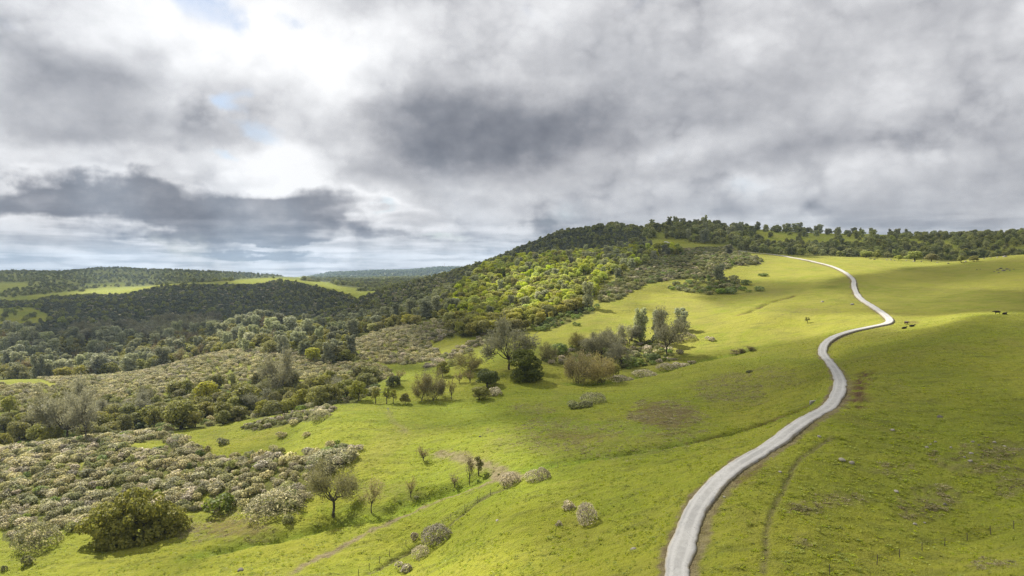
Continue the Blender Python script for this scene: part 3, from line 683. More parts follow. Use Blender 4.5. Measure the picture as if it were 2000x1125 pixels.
# phrase, outline, nearest, farthest, spacing, [(kind, share, low, high)], ground darkening, gaps
REGIONS = [
 ('in the thicket on the near knoll', [(0,878),(80,868),(150,858),(250,846),(330,850),(390,878),(440,895),(500,890),(535,876),(575,905),(600,885),(660,868),(692,878),(695,893),(640,925),(606,975),(560,1000),(480,1002),(450,985),(410,1005),(370,1000),(160,1005),(165,1035),(110,1042),(30,1070),(0,1030)], 140, 248, 2.05,
  [('pale', 0.56, 1.0, 2.9), ('scrub', 0.19, 1.0, 2.8), ('mauve', 0.21, 0.9, 2.5), ('greensh', 0.04, 1.2, 2.6)], 0.75, MEADOW_GAPS),
 ('in the rough growth on the gully bank', [(640,1012),(700,1000),(780,982),(850,958),(930,933),(972,922),(978,930),(930,946),(850,972),(780,996),(700,1012)], 125, 175, 2.6, [('scrub', 0.6, 0.35, 0.8), ('greensh', 0.4, 0.3, 0.8)], 0.25, ()),
 ('in the low hedge behind the knoll', [(470,838),(500,826),(560,812),(640,797),(656,801),(640,812),(560,830),(500,842)], 195, 270, 2.0, [('mauve', 0.35, 1.2, 2.0), ('scrub', 0.65, 1.2, 2.0)], 0.8, ()),
 ('in the gully wood behind the knoll', [(0,800),(60,790),(180,792),(330,772),(430,752),(540,742),(640,757),(735,735),(740,765),(700,785),(640,792),(560,808),(480,820),(420,832),(330,842),(200,856),(100,868),(0,878)], 234, 335, 6.2,
  [('oak', 0.58, 4.5, 8.5), ('gold', 0.03, 5, 7.5), ('scrub', 0.12, 2.0, 3.0), ('greensh', 0.08, 2.0, 3.2), ('grey', 0.05, 5, 8), ('pale', 0.14, 1.8, 2.8)], 0.7, ()),
 ('under the oaks of the gully wood', [(0,800),(60,790),(180,792),(330,772),(430,752),(540,742),(640,757),(735,735),(740,765),(700,785),(640,792),(560,808),(480,820),(420,832),(330,842),(200,856),(100,868),(0,878)], 234, 335, 4.0,
  [('scrub', 0.5, 1.4, 2.4), ('pale', 0.3, 1.4, 2.4), ('greensh', 0.2, 1.4, 2.4)], 0.0, ()),
 ('on the pale slope beyond the gully wood', [(0,738),(110,735),(200,728),(300,712),(400,688),(480,674),(560,684),(640,712),(735,712),(762,722),(765,742),(735,760),(690,752),(640,752),(600,742),(540,738),(430,750),(330,768),(180,788),(60,785),(0,800)], 290, 440, 2.9,
  [('pale', 0.84, 1.6, 2.7), ('scrub', 0.08, 1.6, 2.6), ('mauve', 0.08, 1.6, 2.4)], 0.3, [[(0,735),(70,738),(110,750),(100,758),(60,752),(0,752)]]),
 ('in the valley wood left of centre', [(0,655),(100,668),(200,668),(300,672),(400,640),(500,626),(600,648),(600,668),(650,690),(560,691),(480,684),(400,697),(330,724),(250,744),(110,744),(0,744)], 440, 660, 8.0,
  [('pine', 0.30, 10, 17), ('oak', 0.50, 6, 11), ('gold', 0.10, 6, 10), ('brown', 0.10, 6, 9)], 0.85, ()),
 ('in the oak belt below the pale knoll', [(470,690),(560,664),(620,645),(700,636),(770,640),(720,652),(672,665),(672,690),(720,704),(755,714),(640,714),(560,693)], 330, 620, 7.0,
  [('oak', 0.52, 5, 9), ('gold', 0.16, 5, 8), ('pine', 0.16, 8, 12), ('scrub', 0.16, 2, 3.2)], 0.7, ()),
 ('on the round pale knoll in mid valley', [(690,668),(740,648),(790,633),(812,640),(828,660),(850,685),(862,700),(800,713),(755,712),(700,702),(672,686)], 315, 480, 2.7,
  [('pale', 0.80, 1.6, 2.6), ('mauve', 0.14, 1.5, 2.4), ('scrub', 0.06, 1.5, 2.4)], 0.3, ()),
 ('in the scrub strip beside the narrow meadow', [(822,722),(842,706),(880,692),(945,655),(960,662),(915,690),(870,706),(835,722)], 300, 430, 2.8, [('mauve', 0.6, 1.5, 2.4), ('pale', 0.25, 1.5, 2.4), ('scrub', 0.15, 1.6, 2.4)], 0.6, ()),
 ('in the brush above the narrow meadow', [(815,640),(850,625),(885,622),(900,640),(880,660),(850,670),(828,658)], 340, 520, 3.2, [('mauve', 0.4, 1.5, 2.4), ('pale', 0.35, 1.5, 2.6), ('scrub', 0.25, 1.6, 2.8)], 0.6, ()),
 ('on the far pale shoulder of the valley', [(440,648),(500,632),(580,630),(612,630),(600,652),(575,652),(540,650),(470,657)], 520, 700, 3.4, [('pale', 0.9, 1.6, 2.7), ('scrub', 0.1, 1.6, 2.6)], 0.3, ()),
 ('in the belt of trees at the wood edge', [(600,650),(660,636),(740,622),(800,612),(850,592),(885,600),(880,625),(830,640),(790,636),(740,648),(690,664),(650,660)], 450, 680, 7.5,
  [('pine', 0.38, 8, 13), ('oak', 0.34, 5, 8), ('gold', 0.18, 5, 8), ('scrub', 0.10, 2, 3)], 0.7, ()),
 ('in the bright wood on the spur', [(845,602),(900,562),(950,520),(1010,506),(1100,500),(1190,495),(1240,490),(1228,512),(1190,540),(1168,560),(1158,585),(1110,600),(1060,618),(1000,625),(960,630),(900,625),(880,620)], 400, 780, 5.2,
  [('light', 0.78, 5, 8.8), ('gold', 0.12, 5, 8), ('pine', 0.05, 8, 11), ('oak', 0.05, 5, 8)], 0.6, [[(1100,560),(1135,538),(1160,535),(1150,548),(1120,560)]]),
 ('along the foot of the bright wood', [(875,625),(960,628),(1060,615),(1130,592),(1135,606),(1080,625),(1020,648),(960,658),(900,660),(872,648)], 350, 480, 5.4, [('gold', 0.75, 5, 8.5), ('oak', 0.25, 5, 8)], 0.7, ()),
 ('in the brush band at the meadow edge', [(1030,645),(1090,618),(1160,596),(1168,604),(1110,630),(1062,648)], 350, 450, 3.2, [('greensh', 0.85, 1.8, 3.0), ('scrub', 0.15, 1.6, 2.4)], 0.7, ()),
 ('in the chaparral above the sunny meadow', [(1165,592),(1176,566),(1230,532),(1245,500),(1300,488),(1420,484),(1440,493),(1488,508),(1484,518),(1425,521),(1392,543),(1310,548),(1262,556),(1215,582),(1190,592)], 400, 740, 3.5,
  [('scrub', 0.66, 2.0, 3.6), ('mauve', 0.14, 1.8, 2.8), ('greensh', 0.10, 2.0, 3.4), ('pale', 0.10, 1.8, 2.8)], 0.6, [[(1262,555),(1320,545),(1330,552),(1275,562)]]),
 ('scattered along the spur crest', [(1165,560),(1180,525),(1190,497),(1240,480),(1300,484),(1340,495),(1290,510),(1230,530),(1200,555)], 500, 780, 10, [('light', 0.55, 6, 10), ('oak', 0.25, 5, 8), ('pine', 0.2, 8, 11)], 0.2, ()),
 ('in the dark clump on the sunny meadow', [(1305,566),(1320,552),(1400,540),(1440,552),(1442,570),(1395,576),(1315,570)], 400, 560, 4.2, [('greensh', 0.4, 2.0, 3.4), ('scrub', 0.6, 2.0, 3.4)], 0.3, [[(1300,540),(1370,540),(1350,552),(1300,556)]]),
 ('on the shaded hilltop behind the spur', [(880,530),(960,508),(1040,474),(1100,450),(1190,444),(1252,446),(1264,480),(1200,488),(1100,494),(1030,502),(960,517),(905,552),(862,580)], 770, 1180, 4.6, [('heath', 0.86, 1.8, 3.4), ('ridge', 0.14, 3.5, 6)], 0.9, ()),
 ('crowning the shaded hilltop', [(1140,452),(1190,446),(1250,449),(1250,456),(1190,452),(1145,455)], 1000, 1160, 12, [('ridge', 1.0, 7, 12)], 0.3, ()),
 ('in the dense wood left of the ridge pasture', [(1250,452),(1310,441),(1400,442),(1475,452),(1462,475),(1445,488),(1390,480),(1330,471),(1262,471)], 780, 1060, 11, [('ridge', 0.85, 6, 12), ('oak', 0.08, 6, 9), ('pine', 0.07, 12, 18)], 0.35, [[(1262,488),(1262,468),(1335,468),(1350,480),(1340,490)]]),
 ('along the lower edge of the ridge pasture', [(1435,474),(1520,478),(1700,481),(1800,490),(1900,496),(2000,498),(2000,510),(1860,513),(1700,505),(1500,497),(1440,490)], 715, 860, 10, [('ridge', 0.8, 6, 9.5), ('dark', 0.1, 5, 8), ('oak', 0.1, 5, 8)], 0.5, ()),
 ('in the wood right of the ridge pasture', [(1690,472),(1760,465),(1850,462),(2000,456),(2000,503),(1880,503),(1780,492),(1700,484)], 780, 1060, 12.5, [('ridge', 0.9, 6, 10.5), ('oak', 0.1, 5, 8)], 0.35, [[(1770,468),(1800,466),(1810,480),(1785,484)], [(1830,470),(1860,470),(1868,490),(1840,488)]]),
 ('standing apart on the ridge skyline', [(1450,447),(1600,452),(1700,457),(1800,461),(1800,467),(1700,463),(1600,459),(1450,456)], 960, 1050, 15, [('ridge', 0.8, 4, 10), ('pine', 0.2, 8, 15)], 0.0, ()),
 ('dotted over the ridge pasture', [(1470,458),(1700,463),(1700,484),(1480,478)], 800, 1010, 26, [('ridge', 1.0, 5, 9)], 0.0, ()),
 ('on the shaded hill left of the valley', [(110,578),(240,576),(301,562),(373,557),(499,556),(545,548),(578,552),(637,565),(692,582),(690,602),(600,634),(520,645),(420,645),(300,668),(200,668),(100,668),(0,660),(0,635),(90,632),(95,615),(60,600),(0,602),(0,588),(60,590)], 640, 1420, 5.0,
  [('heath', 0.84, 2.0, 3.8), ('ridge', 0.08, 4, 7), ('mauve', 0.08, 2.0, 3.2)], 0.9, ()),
 ('at the foot of the shaded hill', [(150,650),(300,640),(420,625),(420,648),(300,672),(100,672)], 640, 860, 11, [('grey', 0.7, 8, 13), ('ridge', 0.3, 6, 9)], 0.0, ()),
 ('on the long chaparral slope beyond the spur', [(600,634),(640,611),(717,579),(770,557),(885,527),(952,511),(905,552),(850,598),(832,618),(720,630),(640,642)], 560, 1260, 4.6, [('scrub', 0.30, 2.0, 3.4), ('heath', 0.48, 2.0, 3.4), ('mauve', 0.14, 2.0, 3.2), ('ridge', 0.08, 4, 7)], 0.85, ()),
 ('dotted over the shaded meadow at far left', [(0,602),(60,600),(95,615),(90,632),(0,636)], 700, 1300, 22, [('ridge', 1.0, 4, 8)], 0.0, ()),
 ('in the far valley', [(690,572),(740,556),(830,545),(880,530),(770,560),(720,580)], 1300, 3200, 16, [('ridge', 0.6, 7, 11), ('scrub', 0.4, 4, 7)], 0.6, ()),
 ('on the far slopes of the left skyline', [(0,505),(300,505),(520,525),(580,548),(420,554),(300,562),(240,560),(110,572),(0,584)], 1380, 3200, 21, [('ridge', 0.6, 6, 11), ('scrub', 0.4, 4, 7)], 0.4, [[(105,579),(120,572),(185,563),(300,558),(335,560),(240,580)], [(415,556),(470,545),(560,540),(640,552),(690,572),(640,565),(578,551),(499,556)], [(160,556),(240,552),(250,558),(165,562)], [(330,556),(375,552),(375,558),(335,562)], [(0,552),(50,552),(60,562),(0,570)]]),
 ('in the hazy valley behind the bright hilltop', [(585,549),(640,551),(690,571),(720,580),(770,558),(885,531),(900,515),(700,538),(590,544)], 1640, 4300, 20, [('ridge', 0.55, 7, 12), ('scrub', 0.45, 5, 8)], 0.75, ()),
 ('on the blue hill at the valley end', [(575,550),(637,534),(743,526),(866,518),(920,516),(860,550)], 4300, 7000, 34, [('dark', 1.0, 12, 22)], 0.95, ()),
 ('in the brush along the meadow fold', [(1060,704),(1100,684),(1240,660),(1290,678),(1335,688),(1320,704),(1270,714),(1222,728),(1190,722),(1120,716),(1070,712)], 270, 350, 3.3, [('scrub', 0.4, 1.4, 2.6), ('mauve', 0.35, 1.4, 2.4), ('greensh', 0.25, 1.4, 2.6)], 0.4, ()),
]
KIND = { # object name, words for the label, category
 'pale': ('flowering_shrub', 'cream-flowered shrub', 'shrub'), 'scrub': ('chaparral_shrub', 'dull olive chaparral shrub', 'shrub'),
 'heath': ('dark_chaparral_shrub', 'dark grey-green chaparral shrub', 'shrub'),
 'mauve': ('twiggy_shrub', 'grey-mauve twiggy shrub', 'shrub'), 'greensh': ('green_shrub', 'green leafy shrub', 'shrub'),
 'oak': ('live_oak_tree', 'olive-green live oak', 'tree'), 'gold': ('golden_oak_tree', 'golden-olive oak', 'tree'),
 'light': ('spring_oak_tree', 'fresh yellow-green oak', 'tree'), 'dark': ('dense_oak_tree', 'dense blackish-green oak', 'tree'),
 'ridge': ('ridge_oak_tree', 'dark green oak', 'tree'), 'pine': ('grey_pine_tree', 'grey-green pine', 'tree'),
 'grey': ('leafless_oak_tree', 'leafless grey oak', 'tree'), 'tan': ('willow_tree', 'tan leafless willow', 'tree'), 'brown': ('leafless_tree', 'leafless brown tree', 'tree'),
}
PLANTS = []          # kind, x, y, height, region number
_rng = np.random.default_rng(23)
for ri, (phrase, poly, y0, y1, sp, mix, dark, holes) in enumerate(REGIONS):
    pts = pick_spots(poly, y0, y1, sp, max(m_[3] for m_ in mix), _rng, holes)
    if len(pts):
        ks = _rng.choice(len(mix), len(pts), p=np.array([m_[1] for m_ in mix]) / sum(m_[1] for m_ in mix))
        for (x, y), k_ in zip(pts, ks):
            PLANTS.append((mix[k_][0], x, y, _rng.uniform(mix[k_][2], mix[k_][3]), ri))
def ground_material():
    m, T = new_mat('grassland')
    o = T.n('OutputMaterial'); b = T.n('BsdfPrincipled')
    geo = T.n('NewGeometry'); P = geo.outputs['Position']
    n1 = T.noise(P, 0.018, 5, 0.6).outputs[0]
    n2 = T.noise(P, 0.11, 5, 0.6).outputs[0]
    n3 = T.noise(P, 0.7, 5, 0.65).outputs[0]
    n4 = T.noise(P, 3.0, 4, 0.7).outputs[0]
    n5 = T.noise(P, 0.045, 6, 0.62, 0.6).outputs[0]
    c = T.mix(T.ss(n1, 0.35, 0.65), rgb(0.166, 0.200, 0.016), rgb(0.230, 0.235, 0.025))
    c = T.mix(T.m('MULTIPLY', T.ss(n2, 0.42, 0.7), 0.5), c, rgb(0.125, 0.155, 0.014))
    c = T.mix(T.m('MULTIPLY', T.attr('pale'), T.ss(n2, 0.25, 0.65)), c, rgb(0.262, 0.246, 0.048))
    c = T.mix(T.m('MULTIPLY', T.ss(n5, 0.52, 0.68), 0.35), c, rgb(0.20, 0.178, 0.045))
    c = T.mix(T.m('MULTIPLY', T.ss(n3, 0.46, 0.74), 0.38), c, rgb(0.19, 0.18, 0.04))
    c = T.mix(T.m('MULTIPLY', T.ss(n4, 0.50, 0.76), 0.36), c, rgb(0.075, 0.09, 0.016))
    mpn = T.n('Mapping'); T.put(mpn.inputs[0], P); mpn.inputs[2].default_value = (0, 0, 0.35); mpn.inputs[3].default_value = (0.10, 0.42, 0.3)
    n6 = T.noise(mpn.outputs[0], 1.0, 5, 0.6).outputs[0]
    c = T.mix(T.m('MULTIPLY', T.ss(n6, 0.50, 0.68), 0.50), c, rgb(0.11, 0.115, 0.028))
    c = T.mix(T.m('MULTIPLY', T.ss(n6, 0.48, 0.30), 0.35), c, rgb(0.225, 0.215, 0.04))
    c = T.mix(T.m('MULTIPLY', T.attr('lush'), 0.6), c, rgb(0.12, 0.185, 0.010))
    c = T.mix(T.m('MULTIPLY', T.m('MULTIPLY', T.attr('dry'), 0.75), T.ss(n3, 0.3, 0.6)), c, rgb(0.145, 0.12, 0.06))
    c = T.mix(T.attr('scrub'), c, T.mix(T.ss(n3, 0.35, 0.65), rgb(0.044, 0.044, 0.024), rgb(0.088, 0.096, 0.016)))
    dirt = T.mix(T.ss(n3, 0.35, 0.65), rgb(0.216, 0.176, 0.104), rgb(0.136, 0.104, 0.060))
    c = T.mix(T.attr('dirt'), c, dirt)
    c = T.mix(T.attr('red'), c, T.mix(n3, rgb(0.135, 0.082, 0.042), rgb(0.075, 0.05, 0.028)))
    T.put(b.inputs['Base Color'], c); b.inputs['Roughness'].default_value = 1.0
    b.inputs['Specular IOR Level'].default_value = 0.1
    bump = T.n('Bump'); bump.inputs['Distance'].default_value = 0.6; bump.inputs['Strength'].default_value = 1.0
    h = T.m('ADD', T.m('MULTIPLY', n3, 1.2), T.m('MULTIPLY', n4, 0.5))
    T.put(bump.inputs['Height'], h); T.put(b.inputs['Normal'], bump.outputs[0])
    T.put(o.inputs[0], b.outputs[0])
    return m
M_GROUND = ground_material()

# --- what grows or lies on each spot of the land
SCRUB = np.zeros(XX.shape); DRY = np.zeros(XX.shape); DIRT = np.zeros(XX.shape); LUSH = np.zeros(XX.shape); RED = np.zeros(XX.shape)
jn1 = fbm(XX, YY, 7.0, 3, 91); jn2 = fbm(XX, YY, 6.0, 3, 92)
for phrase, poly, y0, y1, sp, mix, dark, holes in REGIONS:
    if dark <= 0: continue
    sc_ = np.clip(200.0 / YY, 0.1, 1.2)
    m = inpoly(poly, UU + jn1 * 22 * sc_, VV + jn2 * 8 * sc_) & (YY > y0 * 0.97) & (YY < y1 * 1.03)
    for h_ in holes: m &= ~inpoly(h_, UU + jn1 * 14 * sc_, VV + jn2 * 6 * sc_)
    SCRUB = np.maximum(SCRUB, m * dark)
def px_line_mask(pts, half, reach_fade=0.5, seed=0):
    ln = line_px(pts, 0.7); d, i = dist_to_line(XX, YY, ln, half * 2.5 + 3)
    t = i / max(1, len(ln) - 1)
    return (1 - smooth(half * (1 - reach_fade), half * (1 + reach_fade), d + fbm(XX, YY, 1.5, 3, 120 + seed) * half * 0.9)) * smooth(0, 0.05, t) * smooth(1, 0.95, t)
def px_patch(u, v, su, sv, n=0.5, seed=0):
    g = ((UU - u) / su) ** 2 + ((VV - v) / sv) ** 2
    return 1 - smooth(0.5, 1.6, g + fbm(XX, YY, 4.0, 4, 140 + seed) * 2 * n + fbm(XX, YY, 1.2, 3, 150 + seed) * n)
# farm track and cattle trails worn to bare earth
DIRT = np.maximum(DIRT, 0.9 * px_line_mask([(560,1125),(620,1092),(680,1060),(705,1047),(740,1028),(790,1003),(850,980),(910,960),(960,945),(985,935)], 0.85, 0.8, 1))
DIRT = np.maximum(DIRT, 0.9 * px_line_mask([(672,1066),(690,1056),(712,1042)], 0.8, 0.5, 2))
DIRT = np.maximum(DIRT, 0.8 * px_line_mask([(850,880),(880,888),(915,897),(950,910),(990,922)], 1.5, 0.7, 3))
DIRT = np.maximum(DIRT, 0.9 * px_patch(985, 930, 32, 9, 0.5, 4))
DIRT = np.maximum(DIRT, 0.35 * px_line_mask([(758,802),(765,820),(785,835),(795,850)], 1.0, 0.8, 5))
for k_ in (5, 6): 
    d, i = dist_to_line(XX, YY, GL[k_], 4)
    DIRT = np.maximum(DIRT, 0.45 * np.exp(-(d / 0.42) ** 2))
    SCRUB = np.maximum(SCRUB, (0.55 if k_ == 5 else 0.8) * np.exp(-(d / (0.5 if k_ == 5 else 0.7)) ** 2))
for k_, w_ in ((2, 1.0), (4, 1.2)):
    d, i = dist_to_line(XX, YY, GL[k_], 6)
    RED = np.maximum(RED, 0.75 * np.exp(-(d / w_) ** 2) * smooth(-0.25, 0.25, fbm(XX, YY, 3.0, 3, 161)))
for k_, w_ in ((0, 3.2), (1, 2.4), (3, 2.6)):
    d, i = dist_to_line(XX, YY, GL[k_], 9)
    LUSH = np.maximum(LUSH, np.exp(-(d / w_) ** 2))
RED = np.maximum(RED, np.exp(-(dS / 2.4) ** 2) * smooth(-0.3, 0.2, fbm(XX, YY, 2.4, 4, 162)))
RED = np.maximum(RED, 0.6 * px_line_mask([(1440,942),(1470,922),(1495,905)], 0.7, 0.8, 6))
RED = np.maximum(RED, 0.5 * px_patch(1295, 812, 52, 22, 0.6, 17))
RED = np.maximum(RED, 0.4 * px_patch(1110, 850, 60, 10, 0.8, 18))
RED = np.maximum(RED, 0.45 * px_patch(450, 1030, 60, 14, 0.9, 19))
RED = np.maximum(RED, 0.5 * px_patch(1782, 630, 12, 3, 0.5, 7))
for u_, v_, a_, b_, s_ in [(1295,812,62,26,1.0),(1240,850,120,40,0.30),(1430,760,70,30,0.6),(1100,850,120,28,0.45),(1150,870,160,22,0.3),(1330,830,60,25,0.5),(1040,800,40,12,0.4),(1500,740,60,20,0.4),(420,1035,110,28,0.6),(470,1010,60,16,0.4),(760,960,60,18,0.25),
    (1830,975,60,22,0.75),(1900,900,70,26,0.65),(1800,1000,50,20,0.8),(1580,985,45,18,0.6),(1560,1060,30,15,0.6),(1960,880,50,25,0.5),(1640,975,40,16,0.5),(1760,920,50,16,0.4),(1980,940,40,30,0.5),(1330,600,90,10,0.3),(1560,610,70,7,0.35),(1480,570,70,8,0.35),(1230,700,60,10,0.3),(900,680,50,8,0.4),(1850,565,80,8,0.2),(1950,1100,60,14,0.5)]:
    DRY = np.maximum(DRY, s_ * px_patch(u_, v_, a_, b_, 0.7, int(u_) % 31))
LUSH = np.maximum(LUSH, 0.7 * px_patch(1180, 835, 120, 14, 0.5, 8))
LUSH = np.maximum(LUSH, 0.5 * px_patch(880, 810, 200, 26, 0.5, 9))
LUSH = np.maximum(LUSH, 0.6 * px_patch(690, 1000, 90, 18, 0.5, 10))
DRY *= smooth(3.0, 6.0, dR)
# gravel verge on the uphill side of the near road
tR = np.gradient(ROAD, axis=0); sideR = (XX - ROAD[iR, 0]) * tR[iR, 1] - (YY - ROAD[iR, 1]) * tR[iR, 0]
verge = (1 - smooth(2.3, 3.4, dR + fbm(XX, YY, 1.3, 3, 171) * 0.9)) * (sideR > 0) * smooth(235, 150, YY) * (dR < 8)
DIRT = np.maximum(DIRT, 0.8 * verge)
rag = fbm(XX, YY, 1.6, 3, 71)
edge = dR + rag * 0.9
DIRT = np.maximum(DIRT, 0.9 * (1 - smooth(1.6, 2.4, edge + fbm(XX, YY, 9.0, 2, 72) * 0.8)))
gi = (np.arange(NR - 1)[:, None] * NC + np.arange(NC - 1)[None, :]).ravel()
faces = np.stack([gi, gi + 1, gi + NC + 1, gi + NC], 1)
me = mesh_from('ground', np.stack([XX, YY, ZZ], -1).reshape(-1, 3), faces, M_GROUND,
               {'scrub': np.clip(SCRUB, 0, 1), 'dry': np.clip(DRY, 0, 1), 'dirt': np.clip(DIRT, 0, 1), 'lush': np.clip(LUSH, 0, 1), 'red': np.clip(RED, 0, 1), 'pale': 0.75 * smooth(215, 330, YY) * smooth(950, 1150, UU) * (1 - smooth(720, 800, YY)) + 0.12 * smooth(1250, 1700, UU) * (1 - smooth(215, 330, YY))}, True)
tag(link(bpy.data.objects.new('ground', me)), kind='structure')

# ------------------------------------------------------------------ road
def road_material():
    m, T = new_mat('old_asphalt')
    o = T.n('OutputMaterial'); b = T.n('BsdfPrincipled')
    P = T.n('NewGeometry').outputs['Position']
    n0 = T.noise(P, 0.12, 4, 0.6).outputs[0]; n1 = T.noise(P, 0.55, 5, 0.65).outputs[0]; n2 = T.noise(P, 5.0, 5, 0.7).outputs[0]
    a = T.m('ABSOLUTE', T.attr('across'))
    c = T.mix(T.ss(n1, 0.3, 0.7), rgb(0.302, 0.295, 0.276), rgb(0.402, 0.396, 0.376))
    c = T.mix(T.m('MULTIPLY', T.ss(n0, 0.5, 0.62), 0.6), c, rgb(0.254, 0.251, 0.239))
    track = T.m('MULTIPLY', T.ss(T.m('ABSOLUTE', T.m('SUBTRACT', a, 0.48)), 0.25, 0.05), 0.75)
    c = T.mix(track, c, rgb(0.424, 0.416, 0.396))
    v = T.n('TexVoronoi', feature='DISTANCE_TO_EDGE'); v.inputs['Scale'].default_value = 0.7; T.put(v.inputs['Vector'], T.noise(P, 0.8, 3, 0.6).outputs['Color'])
    v2 = T.n('VectorMath', operation='ADD'); T.put(v2.inputs[0], P); T.put(v2.inputs[1], T.noise(P, 0.9, 3, 0.6).outputs['Color']); T.put(v.inputs['Vector'], v2.outputs[0])
    crack = T.m('MULTIPLY', T.ss(v.outputs['Distance'], 0.035, 0.0), T.ss(n1, 0.45, 0.6))
    c = T.mix(T.m('MULTIPLY', crack, 0.65), c, rgb(0.134, 0.131, 0.121))
    c = T.mix(T.m('MULTIPLY', T.ss(n2, 0.45, 0.8), 0.4), c, rgb(0.228, 0.222, 0.202))
    edge = T.ss(T.m('ADD', a, T.m('MULTIPLY', T.m('SUBTRACT', n1, 0.5), 0.7)), 0.82, 1.05)
    c = T.mix(T.m('MULTIPLY', edge, 0.8), c, rgb(0.269, 0.228, 0.148))
    T.put(b.inputs['Base Color'], c); b.inputs['Roughness'].default_value = 0.95
    bp = T.n('Bump'); bp.inputs['Distance'].default_value = 0.06; T.put(bp.inputs['Height'], n2); T.put(b.inputs['Normal'], bp.outputs[0])
    T.put(o.inputs[0], b.outputs[0]); return m
M_ROAD = road_material()
def ribbon(name, line, lev, half, lift, mat, ragged=0.3, nx=9, thick=0.12):
    """A paved strip: crowned top with broken edges and short sides going into the soil."""
    t = np.gradient(line, axis=0); t /= np.linalg.norm(t, axis=1)[:, None]
    nrm = np.stack([t[:, 1], -t[:, 0]], 1)
    s = np.arange(len(line)) * 1.0
    half = half * (1 - 0.25 * smooth(330, 560, line[:, 1])) if len(line) > 200 else half
    el = half + ragged * (0.5 * fbm(s, s * 0, 2.6, 3, 81) + fbm(s, s * 0, 17.0, 3, 82))
    er = half + ragged * (0.6 * fbm(s, s * 0, 2.2, 3, 83) + fbm(s, s * 0, 13.0, 3, 84))
    V = []
    for k in range(nx):
        a = -1 + 2 * k / (nx - 1)
        off = np.where(a < 0, a * el, a * er)
        xy = line + nrm * off[:, None]
        V.append(np.column_stack([xy, lev + lift * (1 - 0.6 * a * a)]))
    acr = np.concatenate([np.full(len(line), -1 + 2 * k / (nx - 1)) for k in [0] + list(range(nx)) + [nx - 1]])
    V = [V[0] - np.array([0, 0, thick + 0.4])] + V + [V[-1] - np.array([0, 0, thick + 0.4])]
    n = len(line); V = np.concatenate(V)
    f = []
    for k in range(nx + 1):
        a = np.arange(n - 1) + k * n
        f.append(np.stack([a, a + 1, a + n + 1, a + n], 1)[:, ::-1])
    return tag(link(bpy.data.objects.new(name, mesh_from(name, V, np.concatenate(f), mat, {'across': acr}, False))), kind='structure')
fine = catmull(ROAD[::4], 0.45)
ribbon('road', fine, np.interp(np.linspace(0, 1, len(fine)), np.linspace(0, 1, len(rz)), rz), 1.54, 0.10, M_ROAD)
ribbon('road', ROAD2, rz2, 2.2, 0.2, M_ROAD)
# ------------------------------------------------------------------ plants as things
def place_thing(kind, pr, x, y, h, w, rot, name, label, cat, group=None, sink=0.12):
    z = ground(x, y) - sink
    sc = (w / pr.W, w / pr.W * random.uniform(0.9, 1.1), h / pr.H)
    if pr.trunk is None:
        o = bpy.data.objects.new(name, pr.crown); link(o)
    else:
        o = bpy.data.objects.new(name, None); link(o); o.empty_display_size = 0.5
        link(bpy.data.objects.new('trunk', pr.trunk), o); link(bpy.data.objects.new('crown', pr.crown), o)
    o.location = (x, y, z); o.rotation_euler = (0, 0, rot); o.scale = sc
    return tag(o, label, cat, group)
def points_stuff(name, items, label):
    """Rest of a mass of plants: one object, plants instanced on its points."""
    protos = sorted({id(it[4]): it[4] for it in items}.values(), key=id)
    order = {id(p): i for i, p in enumerate(protos)}
    V = np.array([(x, y, ground(x, y) - 0.15) for x, y, h, w, pr in items])
    me = bpy.data.meshes.new(name); me.vertices.add(len(V)); me.vertices.foreach_set('co', V.astype(np.float32).ravel())
    a = me.attributes.new('rot', 'FLOAT_VECTOR', 'POINT')
    r = np.zeros((len(V), 3), np.float32); r[:, 2] = RNG.uniform(0, 6.28, len(V)); a.data.foreach_set('vector', r.ravel())
    a = me.attributes.new('scl', 'FLOAT_VECTOR', 'POINT')
    s = np.array([(w / pr.W, w / pr.W, h / pr.H) for x, y, h, w, pr in items], np.float32); a.data.foreach_set('vector', s.ravel())
    a = me.attributes.new('idx', 'INT', 'POINT'); a.data.foreach_set('value', np.array([order[id(it[4])] for it in items], np.int32))
    ob = link(bpy.data.objects.new(name, me)); tag(ob, label, None, None, 'stuff')
    g = bpy.data.node_groups.new(name, 'GeometryNodeTree')
    g.interface.new_socket('Geometry', in_out='INPUT', socket_type='NodeSocketGeometry'); g.interface.new_socket('Geometry', in_out='OUTPUT', socket_type='NodeSocketGeometry')
    gi_, go_ = g.nodes.new('NodeGroupInput'), g.nodes.new('NodeGroupOutput')
    iop = g.nodes.new('GeometryNodeInstanceOnPoints'); gti = g.nodes.new('GeometryNodeGeometryToInstance')
    for i, p in enumerate(protos):
        src = bpy.data.objects.new(name + '_source', p.joined())
        oi = g.nodes.new('GeometryNodeObjectInfo'); oi.inputs['Object'].default_value = src; oi.inputs['As Instance'].default_value = False
        g.links.new(oi.outputs['Geometry'], gti.inputs[0])
    def named(n_, t_):
        x = g.nodes.new('GeometryNodeInputNamedAttribute'); x.data_type = t_; x.inputs['Name'].default_value = n_
        return x.outputs['Attribute']
    g.links.new(gi_.outputs[0], iop.inputs['Points']); g.links.new(gti.outputs[0], iop.inputs['Instance'])
    iop.inputs['Pick Instance'].default_value = True
    g.links.new(named('idx', 'INT'), iop.inputs['Instance Index'])
    e2r = g.nodes.new('FunctionNodeEulerToRotation'); g.links.new(named('rot', 'FLOAT_VECTOR'), e2r.inputs[0]); g.links.new(e2r.outputs[0], iop.inputs['Rotation'])
    g.links.new(named('scl', 'FLOAT_VECTOR'), iop.inputs['Scale'])
    g.links.new(iop.outputs[0], go_.inputs[0])
    md = ob.modifiers.new('plants', 'NODES'); md.node_group = g
    return ob
